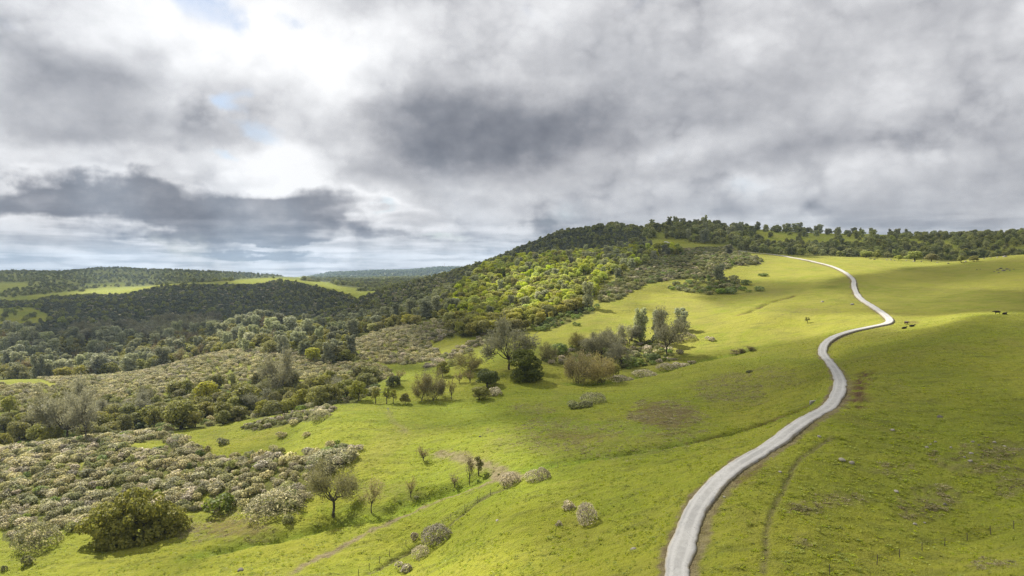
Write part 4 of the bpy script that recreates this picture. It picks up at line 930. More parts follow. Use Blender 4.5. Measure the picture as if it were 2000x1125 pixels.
def _joined(self):
    if self.trunk is None: return self.crown
    if getattr(self, '_j', None) is None:
        c, t = self.crown, self.trunk
        cv = np.empty(len(c.vertices) * 3, np.float32); c.vertices.foreach_get('co', cv)
        tv = np.empty(len(t.vertices) * 3, np.float32); t.vertices.foreach_get('co', tv)
        cl = np.empty(len(c.loops), np.int32); c.loops.foreach_get('vertex_index', cl)
        tl = np.empty(len(t.loops), np.int32); t.loops.foreach_get('vertex_index', tl)
        nv = len(c.vertices)
        Fc = np.concatenate([cl.reshape(-1, 4), tl.reshape(-1, 4) + nv])
        vv = np.zeros(nv, np.float32); c.attributes['v'].data.foreach_get('value', vv)
        me = mesh_from('tree', np.concatenate([cv.reshape(-1, 3), tv.reshape(-1, 3)]), Fc, c.materials[0], {'v': np.concatenate([vv, np.zeros(len(t.vertices))])})
        me.materials.append(M_BARK)
        mi = np.zeros(len(me.polygons), np.int32); mi[len(cl) // 4:] = 1; me.polygons.foreach_set('material_index', mi)
        self._j = me
    return self._j
Proto.joined = _joined
MOST = 300
STUFF_LABEL = {'shrub': 'mass of shrubs too many to count', 'tree': 'mass of trees too many to count'}
ORD = ['leftmost', 'second from left', 'third from left', 'fourth from left', 'fifth from left', 'sixth from left', 'seventh from left']
for kind in KIND:
    its = sorted([p for p in PLANTS if p[0] == kind], key=lambda p: -p[3] / p[2])
    col_of = lambda p: UC + F * p[1] / p[2]
    inside = [p for p in its if -2 < col_of(p) < 2002 and p[2] < 1400]
    single = inside[:MOST]; own = {id(p) for p in single}
    rest = []; place = {}
    for ri in {p[4] for p in single}:
        grp = sorted([p for p in single if p[4] == ri], key=col_of)
        if any(p[4] == ri for p in inside[MOST:]): continue
        if 1 < len(grp) <= 7:
            for i_, p in enumerate(grp): place[id(p)] = ', ' + (ORD[i_] if i_ < len(grp) - 1 else 'rightmost')
        elif len(grp) > 7:
            place[id(grp[0])] = ', leftmost'; place[id(grp[-1])] = ', rightmost'
            mid = max(grp[1:-1], key=lambda p: p[3] / p[2]); place[id(mid)] = ', tallest looking of its kind'
    for p in its:
        k_, x, y, h, ri = p
        pr = random.choice(PROTO[kind]); asp = pr.W / pr.H
        w = h * asp * random.uniform(0.75, 1.45)
        if id(p) in own:
            nm, words_, cat = KIND[kind]
            lab = words_ + ' ' + REGIONS[ri][0] + place.get(id(p), '')
            place_thing(kind, pr, x, y, h, w, random.uniform(0, 6.28), nm, lab, cat, words_ + 's ' + REGIONS[ri][0])
        else:
            rest.append((x, y, h, w, pr))
    if rest:
        points_stuff({'shrub': 'shrubbery', 'tree': 'forest'}[KIND[kind][2]], rest, 'distant mass of ' + KIND[kind][1] + 's over the slopes')
#SINGLES
# ------------------------------------------------------------------ plants that stand out one by one
def thicket(seed, mat, H=11.5, W=23.0, D=13.0, n=16000, leaf=0.55):
    """Several live oaks grown into one dome: lobed crown down to the grass."""
    rng = np.random.default_rng(seed); blobs = []
    for i in range(110):
        th = rng.uniform(0, 2 * math.pi); q = math.sqrt(rng.random()); zf = rng.uniform(0.08, 0.92)
        top = H * (1 - 0.55 * q ** 2.6) * rng.uniform(0.85, 1.0)
        r = rng.uniform(1.0, 2.1)
        blobs.append((q * math.cos(th) * W * 0.43, q * math.sin(th) * D * 0.43, max(r * 0.6, min(top - r, top * zf + 0.3)), r, r, r * 0.85))
    pos, d, s_ = leaf_set(blobs, n, leaf, rng, loose=0.25)
    pos[:, 2] = np.maximum(pos[:, 2], 0.05)
    segs = []
    for k in range(5):
        b0 = (W * (-0.32 + 0.16 * k), rng.normal() * 1.0, -0.4); f0 = (b0[0], b0[1], H * 0.3)
        segs += limb(b0, f0, 0.35, 0.28, rng, 3, 0.04)
        for b in blobs[k * 5:k * 5 + 5]: segs += limb(f0, b[:3], 0.16, 0.05, rng, 3, 0.06)
    V, Fc = tubes(segs)
    return Proto(mesh_from('trunk', V, Fc, M_BARK), crown_mesh('crown', pos, d, s_, rng, mat), H, W)
PROTO['bigoak'] = [oak(301, M_DARK, 12, 12, 8000, 0.5, 44, low=0.05, bole=0.02)]
PROTO['thicket'] = [thicket(302, M_THICK)]
PROTO['openoak'] = [twiggy(303, M_OLIVETWIG, 12, 10, 9000, 0.5, stems=1, low=0.30, trunks=0.03)]
PROTO['darkpine'] = [pine(304 + i, M_RIDGE, 15, 9, 1500, 0.8) for i in range(3)]
PROTO['slim'] = [twiggy(308 + i, M_BROWN, 7, 2.0, 900, 0.4, stems=1, low=0.2, trunks=0.022) for i in range(2)]
PROTO['slimoak'] = [oak(311 + i, M_OAK, 8, 5, 900, 0.42, 12, low=0.34, bole=0.22) for i in range(3)]
PROTO['brownbush'] = [twiggy(330 + i, M_OLIVETWIG, 8, 8, 6500, 0.5, stems=6, low=0.05, trunks=0.013) for i in range(2)]
PROTO['paletree'] = [twiggy(315, M_TAN, 8, 4.5, 1700, 0.45, stems=1, low=0.3, trunks=0.022)]
PROTO['wide'] = [shrub(320 + i, M_MAUVE, 3.0, 6.0, 2400, 0.2, 22, 0.3) for i in range(2)]
PROTO['widepale'] = [shrub(325 + i, M_PALE, 3.6, 8.0, 4200, 0.22, 34, 0.30) for i in range(2)]
SINGLES = [ # shape, column, row of the foot, height and width in photo pixels, name, label, category[, distance]
 ('thicket',260,1055,112,206,'live_oak_thicket','huge rounded olive live oak clump casting a broad shadow at lower left','tree'),
 ('openoak',652,1009,106,84,'open_oak_tree','open brown-crowned oak with dark forked trunk standing below the flowering thicket','tree'),
 ('paletree',726,1001,62,34,'leafless_tree','pale leafless tree just right of the open brown oak','tree'),
 ('slim',802,971,36,13,'leafless_tree','short bare sapling on the gully bank, second tree right of the open oak','tree'),
 ('slim',827,900,26,15,'young_oak_tree','tiny lone young tree on the sunny slope above the farm track','tree'),
 ('slim',917,947,57,13,'slender_tree','tallest slender dark tree beside the track crossing','tree'),
 ('slimoak',935,928,44,25,'slender_tree','bushy-topped dark tree just behind the slender one at the track crossing','tree'),
 ('slim',888,952,25,12,'dead_sapling','short leaning dead sapling on the gully edge left of the track crossing','tree'),
 ('scrub',563,1022,24,26,'round_shrub','lone round grey-green shrub on the grass left of the open oak','shrub'),
 ('wide',853,1057,32,62,'twiggy_shrub','largest grey twiggy shrub beside the lower wire fence','shrub'),
 ('wide',823,1087,24,31,'twiggy_shrub','grey shrub just below the largest fence-side shrub','shrub'),
 ('mauve',787,1116,20,35,'twiggy_shrub','low grey shrub nearest the bottom edge along the lower fence','shrub'),
 ('mauve',809,1053,17,17,'twiggy_shrub','small round shrub uphill of the largest fence-side shrub','shrub'),
 ('mauve',1107,993,17,33,'twiggy_shrub','flat grey shrub upper left of the round pair on the centre slope','shrub'),
 ('wide',1145,1018,36,40,'twiggy_shrub','large round grey shrub alone on the centre slope left of the road','shrub'),
 ('mauve',1090,1027,13,16,'twiggy_shrub','smallest of the three grey shrubs on the centre slope','shrub'),
 ('wide',996,946,24,44,'twiggy_shrub','grey shrub at the end of the track crossing','shrub'),
 ('wide',1040,938,22,30,'twiggy_shrub','left shrub of the pair right of the track crossing','shrub'),
 ('wide',1060,936,24,26,'twiggy_shrub','right shrub of the pair right of the track crossing','shrub'),
 ('widepale',1158,786,20,48,'flowering_shrub','pale shrub patch alone on the middle meadow','shrub'),
 ('scrub',1120,797,18,34,'chaparral_shrub','dark shrub at the left end of the meadow patch','shrub'),
 ('scrub',1144,795,14,28,'chaparral_shrub','dark shrub in front of the pale meadow patch','shrub'),
 ('widepale',72,1068,44,90,'flowering_shrub','wide cream-flowered shrub at the lowest left tip of the thicket','shrub'),
 ('greensh',429,1001,40,60,'green_shrub','large olive-green bush right of the huge live oak clump','shrub'),
 ('scrub',57,1102,22,29,'round_shrub','lone grey shrub on the grass in the lower left corner','shrub'),
 ('scrub',9,1114,12,12,'round_shrub','tiny shrub at the left edge of the bottom grass','shrub'),
 ('pale',550,853,14,22,'flowering_shrub','pale shrub on the bright grass above the thicket','shrub'),
 ('pale',599,852,11,16,'flowering_shrub','small shrub right of the pale one on the bright grass','shrub'),
 ('pale',573,830,13,24,'flowering_shrub','pale shrub below the low hedge','shrub'),
 ('widepale',625,818,17,40,'flowering_shrub','pale shrub group at the right end of the low hedge','shrub'),
 ('scrub',434,868,16,26,'chaparral_shrub','dark bush between the two grass gaps above the thicket','shrub'),
 ('widepale',650,903,26,84,'flowering_shrub','long cream-flowered shrub mass at the right tip of the thicket','shrub'),
 ('widepale',540,1000,42,110,'flowering_shrub','broad cream-flowered shrub mass left of the open oak','shrub'),
 # gully wood
 ('grey',98,866,96,78,'leafless_oak_tree','leafless grey oak with dark trunk, leftmost tall one of the gully wood','tree'),
 ('grey',132,863,102,84,'leafless_oak_tree','tallest leafless grey oak in the left gully wood','tree'),
 ('grey',168,862,86,64,'leafless_oak_tree','right one of the tall leafless oaks in the left gully wood','tree'),
 ('grey',549,776,80,64,'leafless_oak_tree','great leafless grey oak rising in front of the pale slope','tree'),
 ('gold',405,790,50,56,'golden_oak_tree','bright round yellow-green oak in the gully wood left of the great leafless oak','tree'),
 ('gold',352,838,64,74,'golden_oak_tree','large golden-olive oak at the edge of the gully wood above the thicket','tree'),
 ('oak',480,800,56,70,'live_oak_tree','large olive oak in front of the great leafless oak','tree'),
 # mid valley
 ('slimoak',734,788,37,19,'slim_oak_tree','leftmost of the row of slim trees on the meadow edge','tree'),
 ('slimoak',755,789,39,21,'slim_oak_tree','second slim tree of the row on the meadow edge','tree'),
 ('slimoak',768,788,34,17,'slim_oak_tree','third slim tree of the row on the meadow edge','tree'),
 ('oak',791,789,23,22,'live_oak_tree','small round tree at the right end of the slim row','tree'),
 ('dark',769,755,24,33,'dense_oak_tree','dark green round tree behind the row of slim trees','tree'),
 ('slim',781,743,20,13,'slender_tree','thin tree behind the dark round one in the narrow meadow','tree'),
 ('brownbush',826,782,44,34,'leafless_tree','left half of the brown leafless clump on the meadow edge','tree'),
 ('brownbush',846,782,54,42,'leafless_tree','taller right half of the brown leafless clump on the meadow edge','tree'),
 ('slim',863,773,30,11,'slender_tree','dark thin tree just right of the brown clump','tree'),
 ('slim',882,780,40,10,'slender_tree','leaning thin tree further right of the brown clump','tree'),
 ('oak',865,736,34,30,'live_oak_tree','yellow-olive oak standing above the brown clump','tree'),
 ('scrub',883,714,14,22,'chaparral_shrub','bush behind the yellow-olive oak in mid valley','shrub'),
 ('brownbush',914,728,37,50,'round_bare_tree','round brown-mauve leafless tree left of the great grey oak','tree'),
 ('slim',897,748,21,12,'slender_tree','left of two little trees below the round brown tree','tree'),
 ('slim',918,748,23,12,'slender_tree','right of two little trees below the round brown tree','tree'),
 ('slim',956,696,13,8,'slender_tree','tiny tree on the bright grass left of the great grey oak','tree'),
 ('dark',951,758,40,62,'dense_oak_tree','dark green oak, smaller of the two dense ones in the centre','tree'),
 ('mauve',967,771,18,27,'round_shrub','grey shrub at the foot of the smaller dark oak','shrub'),
 ('gold',936,781,31,46,'golden_oak_tree','little tan-crowned oak in front of the dark oaks','tree'),
 ('bigoak',1023,742,65,74,'dense_oak_tree','big dense dark green oak in the centre of the valley','tree'),
 ('grey',994,722,86,88,'leafless_oak_tree','great grey oak behind the big dense dark oak','tree'),
 ('brownbush',1069,706,32,34,'leafless_tree','brown leafless bush-like tree at the left end of the brush row','tree'),
 ('greensh',1096,692,28,40,'green_shrub','bright green bush in the brush row right of the dark oak','shrub'),
 ('brownbush',1130,684,32,36,'leafless_tree','rust-brown round tree in the brush row','tree'),
 ('grey',1157,692,36,38,'leafless_oak_tree','grey tree at the middle of the brush row','tree'),
 ('grey',1174,706,54,58,'leafless_oak_tree','grey spreading tree directly behind the tan willows','tree'),
 ('grey',1200,680,38,46,'leafless_oak_tree','grey tree left of the tall pale pine','tree'),
 ('grey',1214,716,42,44,'leafless_oak_tree','grey tree right of the tan willows','tree'),
 ('grey',1230,672,32,40,'leafless_oak_tree','low grey tree at the foot of the tall pale pine','tree'),
 ('pine',1250,667,74,40,'grey_pine_tree','tall pale pine, leftmost of the meadow pines','tree'),
 ('pine',1285,672,70,42,'grey_pine_tree','pale pine between the tall pine and the great spreading tree','tree'),
 ('grey',1302,696,78,66,'leafless_oak_tree','great spreading grey tree on the sunny meadow edge','tree'),
 ('pine',1331,646,47,36,'grey_pine_tree','pale pine, rightmost of the meadow pines','tree'),
 ('wide',1320,668,15,28,'twiggy_shrub','mauve shrub left of the pair right of the great spreading tree','shrub'),
 ('wide',1342,664,16,30,'twiggy_shrub','mauve shrub right of the pair right of the great spreading tree','shrub'),
 ('mauve',1386,665,10,20,'twiggy_shrub','small mauve shrub alone right of the meadow pines','shrub'),
 ('tan',1133,750,58,50,'willow_tree','left tan leafless willow with fanning stems','tree'),
 ('tan',1167,749,52,54,'willow_tree','right tan leafless willow with fanning stems','tree'),
 ('gold',1198,736,32,30,'golden_oak_tree','small golden tree tucked right of the tan willows','tree'),
 ('greensh',1240,712,18,56,'green_shrub','bright green underbrush left of the great spreading tree','shrub'),
 ('greensh',1274,704,18,40,'green_shrub','green underbrush at the foot of the great spreading tree','shrub'),
 ('wide',1211,746,14,44,'twiggy_shrub','pale grey shrub at the left end of the fold hedge','shrub'),
 ('wide',1258,737,16,46,'twiggy_shrub','second shrub of the fold hedge','shrub'),
 ('wide',1303,722,14,38,'twiggy_shrub','third shrub of the fold hedge','shrub'),
 ('mauve',1330,716,11,26,'twiggy_shrub','fourth shrub of the fold hedge','shrub'),
 ('mauve',1351,711,8,18,'twiggy_shrub','small shrub at the right end of the fold hedge','shrub'),
 ('brown',1440,691,7,34,'rusty_shrub','rusty low brush, left part of the meadow ditch','shrub'),
 ('brown',1462,686,8,30,'rusty_shrub','rusty low brush, right part of the meadow ditch','shrub'),
 ('scrub',1463,728,7,14,'chaparral_shrub','small dark bush alone on the slope below the rusty ditch','shrub'),
 ('pine',1148,603,56,31,'grey_pine_tree','grey conical pine at the tip of the bright wood','tree'),
 ('greensh',1122,635,9,8,'green_shrub','left tiny bush on the grass below the brush band','shrub'),
 ('greensh',1131,636,7,9,'green_shrub','right tiny bush on the grass below the brush band','shrub'),
 # sunny meadow
 ('pine',1405,550,36,28,'grey_pine_tree','pale bushy pine among the dark bushes of the sunny meadow','tree'),
 ('greensh',1454,556,13,22,'green_shrub','dark bush at the top right of the meadow bushes','shrub'),
 ('greensh',1483,569,13,22,'green_shrub','dark bush furthest right of the meadow bushes','shrub'),
 ('greensh',1451,567,10,17,'green_shrub','dark bush between the right pair of meadow bushes','shrub'),
 ('greensh',1462,571,6,13,'green_shrub','lowest small bush of the right meadow bushes','shrub'),
 ('greensh',1427,574,15,26,'green_shrub','dark bush at the lower middle of the meadow bushes','shrub'),
 ('greensh',1411,573,13,28,'green_shrub','dark bush at the lower left of the meadow bushes','shrub'),
 ('scrub',1419,562,11,28,'chaparral_shrub','olive bush right behind the lower meadow bushes','shrub'),
 ('scrub',1433,545,9,20,'chaparral_shrub','olive bush right of the pale bushy pine','shrub'),
 ('greensh',1488,539,7,22,'green_shrub','small green bush alone high on the sunny meadow','shrub'),
 ('slimoak',1577,630,13,12,'young_oak_tree','tiny lone tree with its shadow on the open sunny meadow','tree'),
 ('pine',1423,498,22,20,'grey_pine_tree','dark pine at the crest where the chaparral meets the plateau','tree'),
 # plateau edge and ridge
 ('light',1786,510,23,40,'spring_oak_tree','sunlit round oak at the far edge of the plateau','tree'),
 ('light',1691,503,15,29,'spring_oak_tree','low sunlit oak left of the round plateau oak','tree'),
 ('oak',1713,505,18,18,'live_oak_tree','olive tree right of the low sunlit plateau oak','tree'),
 ('light',1755,508,11,17,'spring_oak_tree','small sunlit bush-like oak just left of the round plateau oak','tree'),
 ('gold',1819,511,17,28,'golden_oak_tree','golden-brown oak right of the round plateau oak','tree'),
 ('light',1878,513,15,18,'spring_oak_tree','little bright green tree in the dip behind the right crest','tree'),
 ('gold',1902,511,13,20,'golden_oak_tree','little brownish tree at the right crest','tree'),
 ('darkpine',1376,455,23,17,'ridge_pine_tree','tallest dark pine on the wooded ridge','tree',1015),
 ('darkpine',1308,452,22,12,'ridge_pine_tree','left of the twin tall pines on the wooded ridge','tree',1015),
 ('darkpine',1321,452,19,13,'ridge_pine_tree','right of the twin tall pines on the wooded ridge','tree',1015),
 ('darkpine',1274,455,18,14,'ridge_pine_tree','tall dark pine where the hilltop meets the wooded ridge','tree',1020),
 ('darkpine',1538,458,17,16,'ridge_pine_tree','left of the two tall trees over the ridge pasture','tree',1000),
 ('darkpine',1554,458,18,16,'ridge_pine_tree','right of the two tall trees over the ridge pasture','tree',1000),
 ('darkpine',1681,464,14,9,'ridge_pine_tree','upright dark tree on the skyline at the middle of the ridge','tree',1000),
 ('ridge',534,544,6,7,'ridge_oak_tree','lone tree on top of the bright grassy hill','tree',1600),
 ('ridge',160,570,8,13,'ridge_oak_tree','dark tree clump in the bright far meadow','tree'),
]
_srng = random.Random(5)
for row in SINGLES:
    shape, u, v, hp, wp, nm, lab, cat = row[:8]
    if len(row) > 8:
        Y = row[8]; x, y = (u - UC) / F * Y, Y
    else:
        p = at(u, v)
        if p is None: print('no ground', row); continue
        x, y = p[0], p[1]
    pr = _srng.choice(PROTO[shape])
    k_ = 0.86 if shape in ('grey', 'brown', 'tan', 'slim', 'paletree', 'openoak', 'brownbush', 'pine') else (0.93 if cat == 'tree' else 1.0)
    place_thing(shape, pr, x, y, hp * y / F * 1.05 * max(k_, 0.9), wp * y / F * 1.08 * k_, (0.25 if shape == 'thicket' else _srng.uniform(0, 6.28)), nm, lab, cat, None, 0.1)

# ------------------------------------------------------------------ cattle
def skin_mesh(name, verts, edges, radii, mat, levels=1):
    me = bpy.data.meshes.new(name); me.from_pydata(verts, edges, []); me.update()
    ob = bpy.data.objects.new(name, me); COL.objects.link(ob)
    md = ob.modifiers.new('skin', 'SKIN'); md.use_smooth_shade = True
    for i, r in enumerate(radii):
        sv = me.skin_vertices[0].data[i]; sv.radius = r; sv.use_root = (i == 0)
    sb = ob.modifiers.new('sub', 'SUBSURF'); sb.levels = levels; sb.render_levels = levels
    dg = bpy.context.evaluated_depsgraph_get(); ev = ob.evaluated_get(dg)
    out_me = bpy.data.meshes.new_from_object(ev); bpy.data.objects.remove(ob)
    out_me.materials.clear(); out_me.materials.append(mat)
    return out_me
M_HIDE = plain_material('black_hide', (0.008, 0.007, 0.006), (0.02, 0.015, 0.012), 3.0, 0.6)
M_HIDE2 = plain_material('red_brown_hide', (0.03, 0.012, 0.008), (0.05, 0.02, 0.012), 3.0, 0.6)
def cow_standing():
    v = [(0.0, 0, 1.0), (0.55, 0, 1.02), (-0.55, 0, 1.04), (-0.85, 0, 1.06), (0.85, 0, 1.12), (1.12, 0, 1.16), (1.38, 0, 1.05), (1.62, 0, 0.88)]
    e = [(0, 1), (0, 2), (2, 3), (1, 4), (4, 5), (5, 6), (6, 7)]
    r = [(0.36, 0.40), (0.34, 0.40), (0.32, 0.36), (0.22, 0.26), (0.20, 0.26), (0.14, 0.18), (0.14, 0.15), (0.09, 0.09)]
    for root, xs, knee, back in ((1, 0.55, 0.02, 0), (2, -0.68, 0.10, 1)):
        for sy in (-1, 1):
            b = len(v)
            v += [(xs, 0.20 * sy, 0.72), (xs + knee * (1 if back else 0), 0.21 * sy, 0.42), (xs - (0.06 if back else 0.0), 0.21 * sy, 0.20), (xs + 0.04, 0.21 * sy, 0.03)]
            e += [(root, b), (b, b + 1), (b + 1, b + 2), (b + 2, b + 3)]
            r += [(0.14, 0.15), (0.08, 0.09), (0.055, 0.055), (0.07, 0.06)]
    b = len(v); v += [(-0.98, 0, 0.95), (-1.02, 0, 0.45)]; e += [(3, b), (b, b + 1)]; r += [(0.05, 0.05), (0.035, 0.035)]
    for sy in (-1, 1):
        b = len(v); v.append((1.36, 0.24 * sy, 1.14)); e.append((6, b)); r.append((0.05, 0.04))
    return skin_mesh('cow', v, e, r, M_HIDE)
def cow_lying():
    v = [(0.0, 0, 0.40), (0.55, 0, 0.42), (-0.55, 0, 0.40), (-0.88, 0, 0.36), (0.88, 0.03, 0.58), (1.10, 0.06, 0.78), (1.36, 0.10, 0.76), (1.58, 0.14, 0.66)]
    e = [(0, 1), (0, 2), (2, 3), (1, 4), (4, 5), (5, 6), (6, 7)]
    r = [(0.42, 0.38), (0.38, 0.36), (0.40, 0.36), (0.24, 0.24), (0.20, 0.22), (0.14, 0.16), (0.14, 0.14), (0.09, 0.09)]
    for root, pts in ((1, [(0.65, -0.34, 0.16), (0.95, -0.40, 0.09), (0.72, -0.46, 0.07)]), (1, [(0.65, 0.34, 0.16), (1.0, 0.40, 0.09), (0.80, 0.48, 0.07)]), (2, [(-0.5, -0.42, 0.18), (-0.15, -0.55, 0.10), (-0.5, -0.62, 0.07)]), (2, [(-0.5, 0.40, 0.16), (-0.2, 0.52, 0.10), (-0.5, 0.58, 0.07)])):
        b = len(v); v += pts; e += [(root, b), (b, b + 1), (b + 1, b + 2)]; r += [(0.15, 0.14), (0.08, 0.08), (0.06, 0.05)]
    b = len(v); v += [(-1.02, 0.1, 0.22), (-1.0, 0.35, 0.06)]; e += [(3, b), (b, b + 1)]; r += [(0.05, 0.05), (0.035, 0.035)]
    for sy in (-1, 1):
        b = len(v); v.append((1.30, 0.10 + 0.24 * sy, 0.86)); e.append((6, b)); r.append((0.05, 0.04))
    return skin_mesh('cow', v, e, r, M_HIDE)
_stand, _lie = cow_standing(), cow_lying()
_stand_red = _stand.copy(); _stand_red.materials.clear(); _stand_red.materials.append(M_HIDE2)
for me_, u, v, rot, lab in [
    (_stand_red, 1770, 634, -80, 'dark red-brown cow standing head-on beside the road bend'),
    (_lie, 1766, 642, 15, 'black cow lying just below the standing cow at the road bend'),
    (_lie, 1781, 638, 5, 'black cow lying right of the standing cow at the road bend'),
    (_stand, 1948, 614, 150, 'black cow standing near the right edge of the hillside'),
    (_lie, 1962, 614, 20, 'black cow lying beside the standing one near the right edge')]:
    p = at(u, v); o = link(bpy.data.objects.new('cow', me_)); o.location = (p[0], p[1], p[2] - 0.03); o.rotation_euler = (0, 0, math.radians(rot)); o.scale = (1.12, 1.12, 1.12)
    tag(o, lab, 'cow', 'cattle grazing by the road')

# ------------------------------------------------------------------ rocks
M_ROCK = plain_material('pale_rock', (0.20, 0.18, 0.14), (0.38, 0.35, 0.29), 2.0)
M_ROCKD = plain_material('lichen_dark_rock', (0.07, 0.065, 0.055), (0.18, 0.16, 0.13), 2.0)
def rock_mesh(seed, mat, flat=0.6):
    rng = np.random.default_rng(seed)
    import bmesh
    bm = bmesh.new(); bmesh.ops.create_icosphere(bm, subdivisions=2, radius=0.5)
    ax = [rng.normal(size=3) for _ in range(9)]; ax = [a / np.linalg.norm(a) for a in ax]; cut = [rng.uniform(0.27, 0.44) for _ in ax]
    for vt in bm.verts:
        c = np.array(vt.co)
        for a, k_ in zip(ax, cut):
            q = c @ a
            if q > k_: c = c - a * (q - k_)
        c = c * np.array([1.0, 0.75, flat]) + rng.normal(size=3) * 0.012
        vt.co = c
    me = bpy.data.meshes.new('rock'); bm.to_mesh(me); bm.free(); me.materials.append(mat)
    return me
ROCKS = {0: [rock_mesh(400 + i, M_ROCK) for i in range(4)], 1: [rock_mesh(410 + i, M_ROCKD) for i in range(3)]}
def rock(u, v, wpx, dark, label, group=None):
    p = at(u, v)
    if p is None: return
    w = wpx * p[1] / F
    o = link(bpy.data.objects.new('rock', _srng.choice(ROCKS[dark]))); o.location = (p[0], p[1], p[2] + w * 0.02); o.scale = (w * 1.05,) * 3; o.rotation_euler = (_srng.uniform(-0.2, 0.2), _srng.uniform(-0.2, 0.2), _srng.uniform(0, 6.28))
    tag(o, label, 'rock', group)
for u, v, w, d, lab in [
    (1750,960,11,0,'brightest single boulder in the middle of the right slope'), (1787,1024,10,0,'left of two pale stones low on the right slope'), (1806,1021,6,0,'right of two pale stones low on the right slope'),
    (1845,986,12,1,'dark boulder among dry grass on the right slope'), (1600,853,9,0,'pale stone above the upper end of the cattle trail'), (1644,899,15,0,'flat tan rock, left of a pair right of the cattle trail'),
    (1663,904,12,0,'flat tan rock, right of a pair right of the cattle trail'), (1523,922,8,0,'pale stone left of the cattle trail'), (1743,841,11,0,'pale rock high on the right slope below the road bend'),
    (1835,815,14,1,'dark rock outcrop alone high on the right slope'), (971,1017,9,0,'lone pale stone between the lower fence and the centre shrubs'), (1238,1073,14,0,'flat pale rock near the bottom left of the road'),
    (938,853,7,1,'small dark rock on the bright grass above the track crossing'), (1664,595,9,0,'white boulder left of the road below the shaded bank'), (1606,590,8,0,'white stones on the meadow left of the road bend'),
    (1785,511,6,0,'pale boulder under the sunlit plateau oak'), (1963,502,9,0,'white boulder on the right crest'), (1415,971,7,0,'white stone beside the verge of the near road'), (470,1115,16,1,'dark low outcrop in the bottom left grass')]:
    rock(u, v, w, d, lab)
for i, (u, v, w, d) in enumerate([(1900,863,8,0),(1827,863,6,0),(1857,874,7,0),(1810,874,8,0),(1897,886,9,0),(1895,901,10,0),(1912,870,6,1),(1942,864,8,0),(1962,872,7,0),(1818,868,5,0),(1884,893,6,0)]):
    rock(u, v, w, d, 'stone of the scattered band high on the right slope', 'stones scattered on the right slope')
for i, (u, v, w, d) in enumerate([(1948,528,6,1),(1954,525,8,1),(1960,529,9,1),(1966,526,7,1),(1972,528,6,1),(1980,526,4,1),(1942,531,4,1),(1950,533,5,1),(1915,526,4,1),(1908,527,4,1)]):
    rock(u, v, w, d, 'dark rock of the pile on the shaded right hillside', 'rock pile on the right hillside')
for i, (u, v, w, d) in enumerate([(1732,508,5,0),(1740,508,6,0),(1747,509,4,1),(1770,509,4,0),(1800,511,5,1),(1830,513,5,0),(1852,515,6,1),(1886,511,5,0),(1894,509,4,0),(1903,508,5,0),(1912,507,4,0),(1922,505,5,0),(1935,504,4,0),(1948,503,5,0),(1700,506,5,1),(1708,507,6,1)]):
    rock(u, v, w, d, 'small rock strewn along the plateau crest', 'rocks along the plateau crest')

# ------------------------------------------------------------------ wire fences
M_POST = plain_material('weathered_post', (0.06, 0.05, 0.04), (0.14, 0.12, 0.10), 5.0)
M_WIRE = plain_material('rusty_wire', (0.10, 0.085, 0.07), (0.16, 0.14, 0.12), 5.0, 0.5)
def fence(pxs, label, height=1.2):
    P = [at(u, v) for u, v in pxs]; P = [p for p in P if p is not None]
    root = bpy.data.objects.new('wire_fence', None); link(root); root.location = P[0]; tag(root, label, 'fence')
    base = np.array(P[0])
    V, Fc = tubes([((0, 0, -0.3), (0.0, 0.0, height * 0.6), 0.055, 0.052), ((0, 0, height * 0.6), (0.01, 0, height), 0.052, 0.048), ((0.01, 0, height), (0.01, 0, height + 0.03), 0.048, 0.01)], 6)
    pm = mesh_from('post', V, Fc, M_POST)
    for p in P:
        o = link(bpy.data.objects.new('post', pm), root); o.location = p - base; o.rotation_euler = (_srng.uniform(-0.06, 0.06), _srng.uniform(-0.06, 0.06), _srng.uniform(0, 6)); o.scale = (1, 1, _srng.uniform(0.88, 1.1))
    for hw in (0.35, 0.75, 1.12):
        segs = []
        for a, b in zip(P[:-1], P[1:]):
            m_ = (a + b) / 2 - base + np.array([0, 0, hw - 0.05])
            segs += [(a - base + np.array([0, 0, hw]), m_, 0.008, 0.008), (m_, b - base + np.array([0, 0, hw]), 0.008, 0.008)]
        V, Fc = tubes(segs, 3); link(bpy.data.objects.new('wire', mesh_from('wire', V, Fc, M_WIRE)), root)
fence([(700,1124),(721,1113),(741,1100),(761,1087),(793,1067),(823,1050),(853,1033),(881,1017),(908,998),(933,982),(958,967),(984,953),(1015,940),(1050,928),(1090,914)], 'wire fence on thin posts along the ditch across the lower slope')
fence([(1620,1122),(1713,1103),(1757,1089),(1801,1076),(1845,1066),(1889,1056),(1935,1044),(1980,1033),(2030,1020)], 'wire fence on thin posts across the lower right corner')

# ------------------------------------------------------------------ small built things
M_CONC = plain_material('pale_concrete', (0.42, 0.40, 0.36), (0.58, 0.56, 0.52), 3.0)
def box_mesh(name, sx, sy, sz, mat, bev=0.04):
    import bmesh
    bm = bmesh.new(); bmesh.ops.create_cube(bm, size=1.0)
    for vt in bm.verts: vt.co = (vt.co.x * sx, vt.co.y * sy, vt.co.z * sz)
    bmesh.ops.bevel(bm, geom=bm.edges[:], offset=bev, segments=2, affect='EDGES')
    me = bpy.data.meshes.new(name); bm.to_mesh(me); bm.free(); me.materials.append(mat); return me
p = at(1588, 787)
root = bpy.data.objects.new('culvert', None); link(root); root.location = p; root.rotation_euler = (0, 0, math.radians(20)); tag(root, 'pale concrete culvert headwall at the ditch below the road', 'culvert')
o = link(bpy.data.objects.new('headwall', box_mesh('headwall', 1.9, 0.3, 0.9, M_CONC)), root); o.location = (0, 0, 0.15)
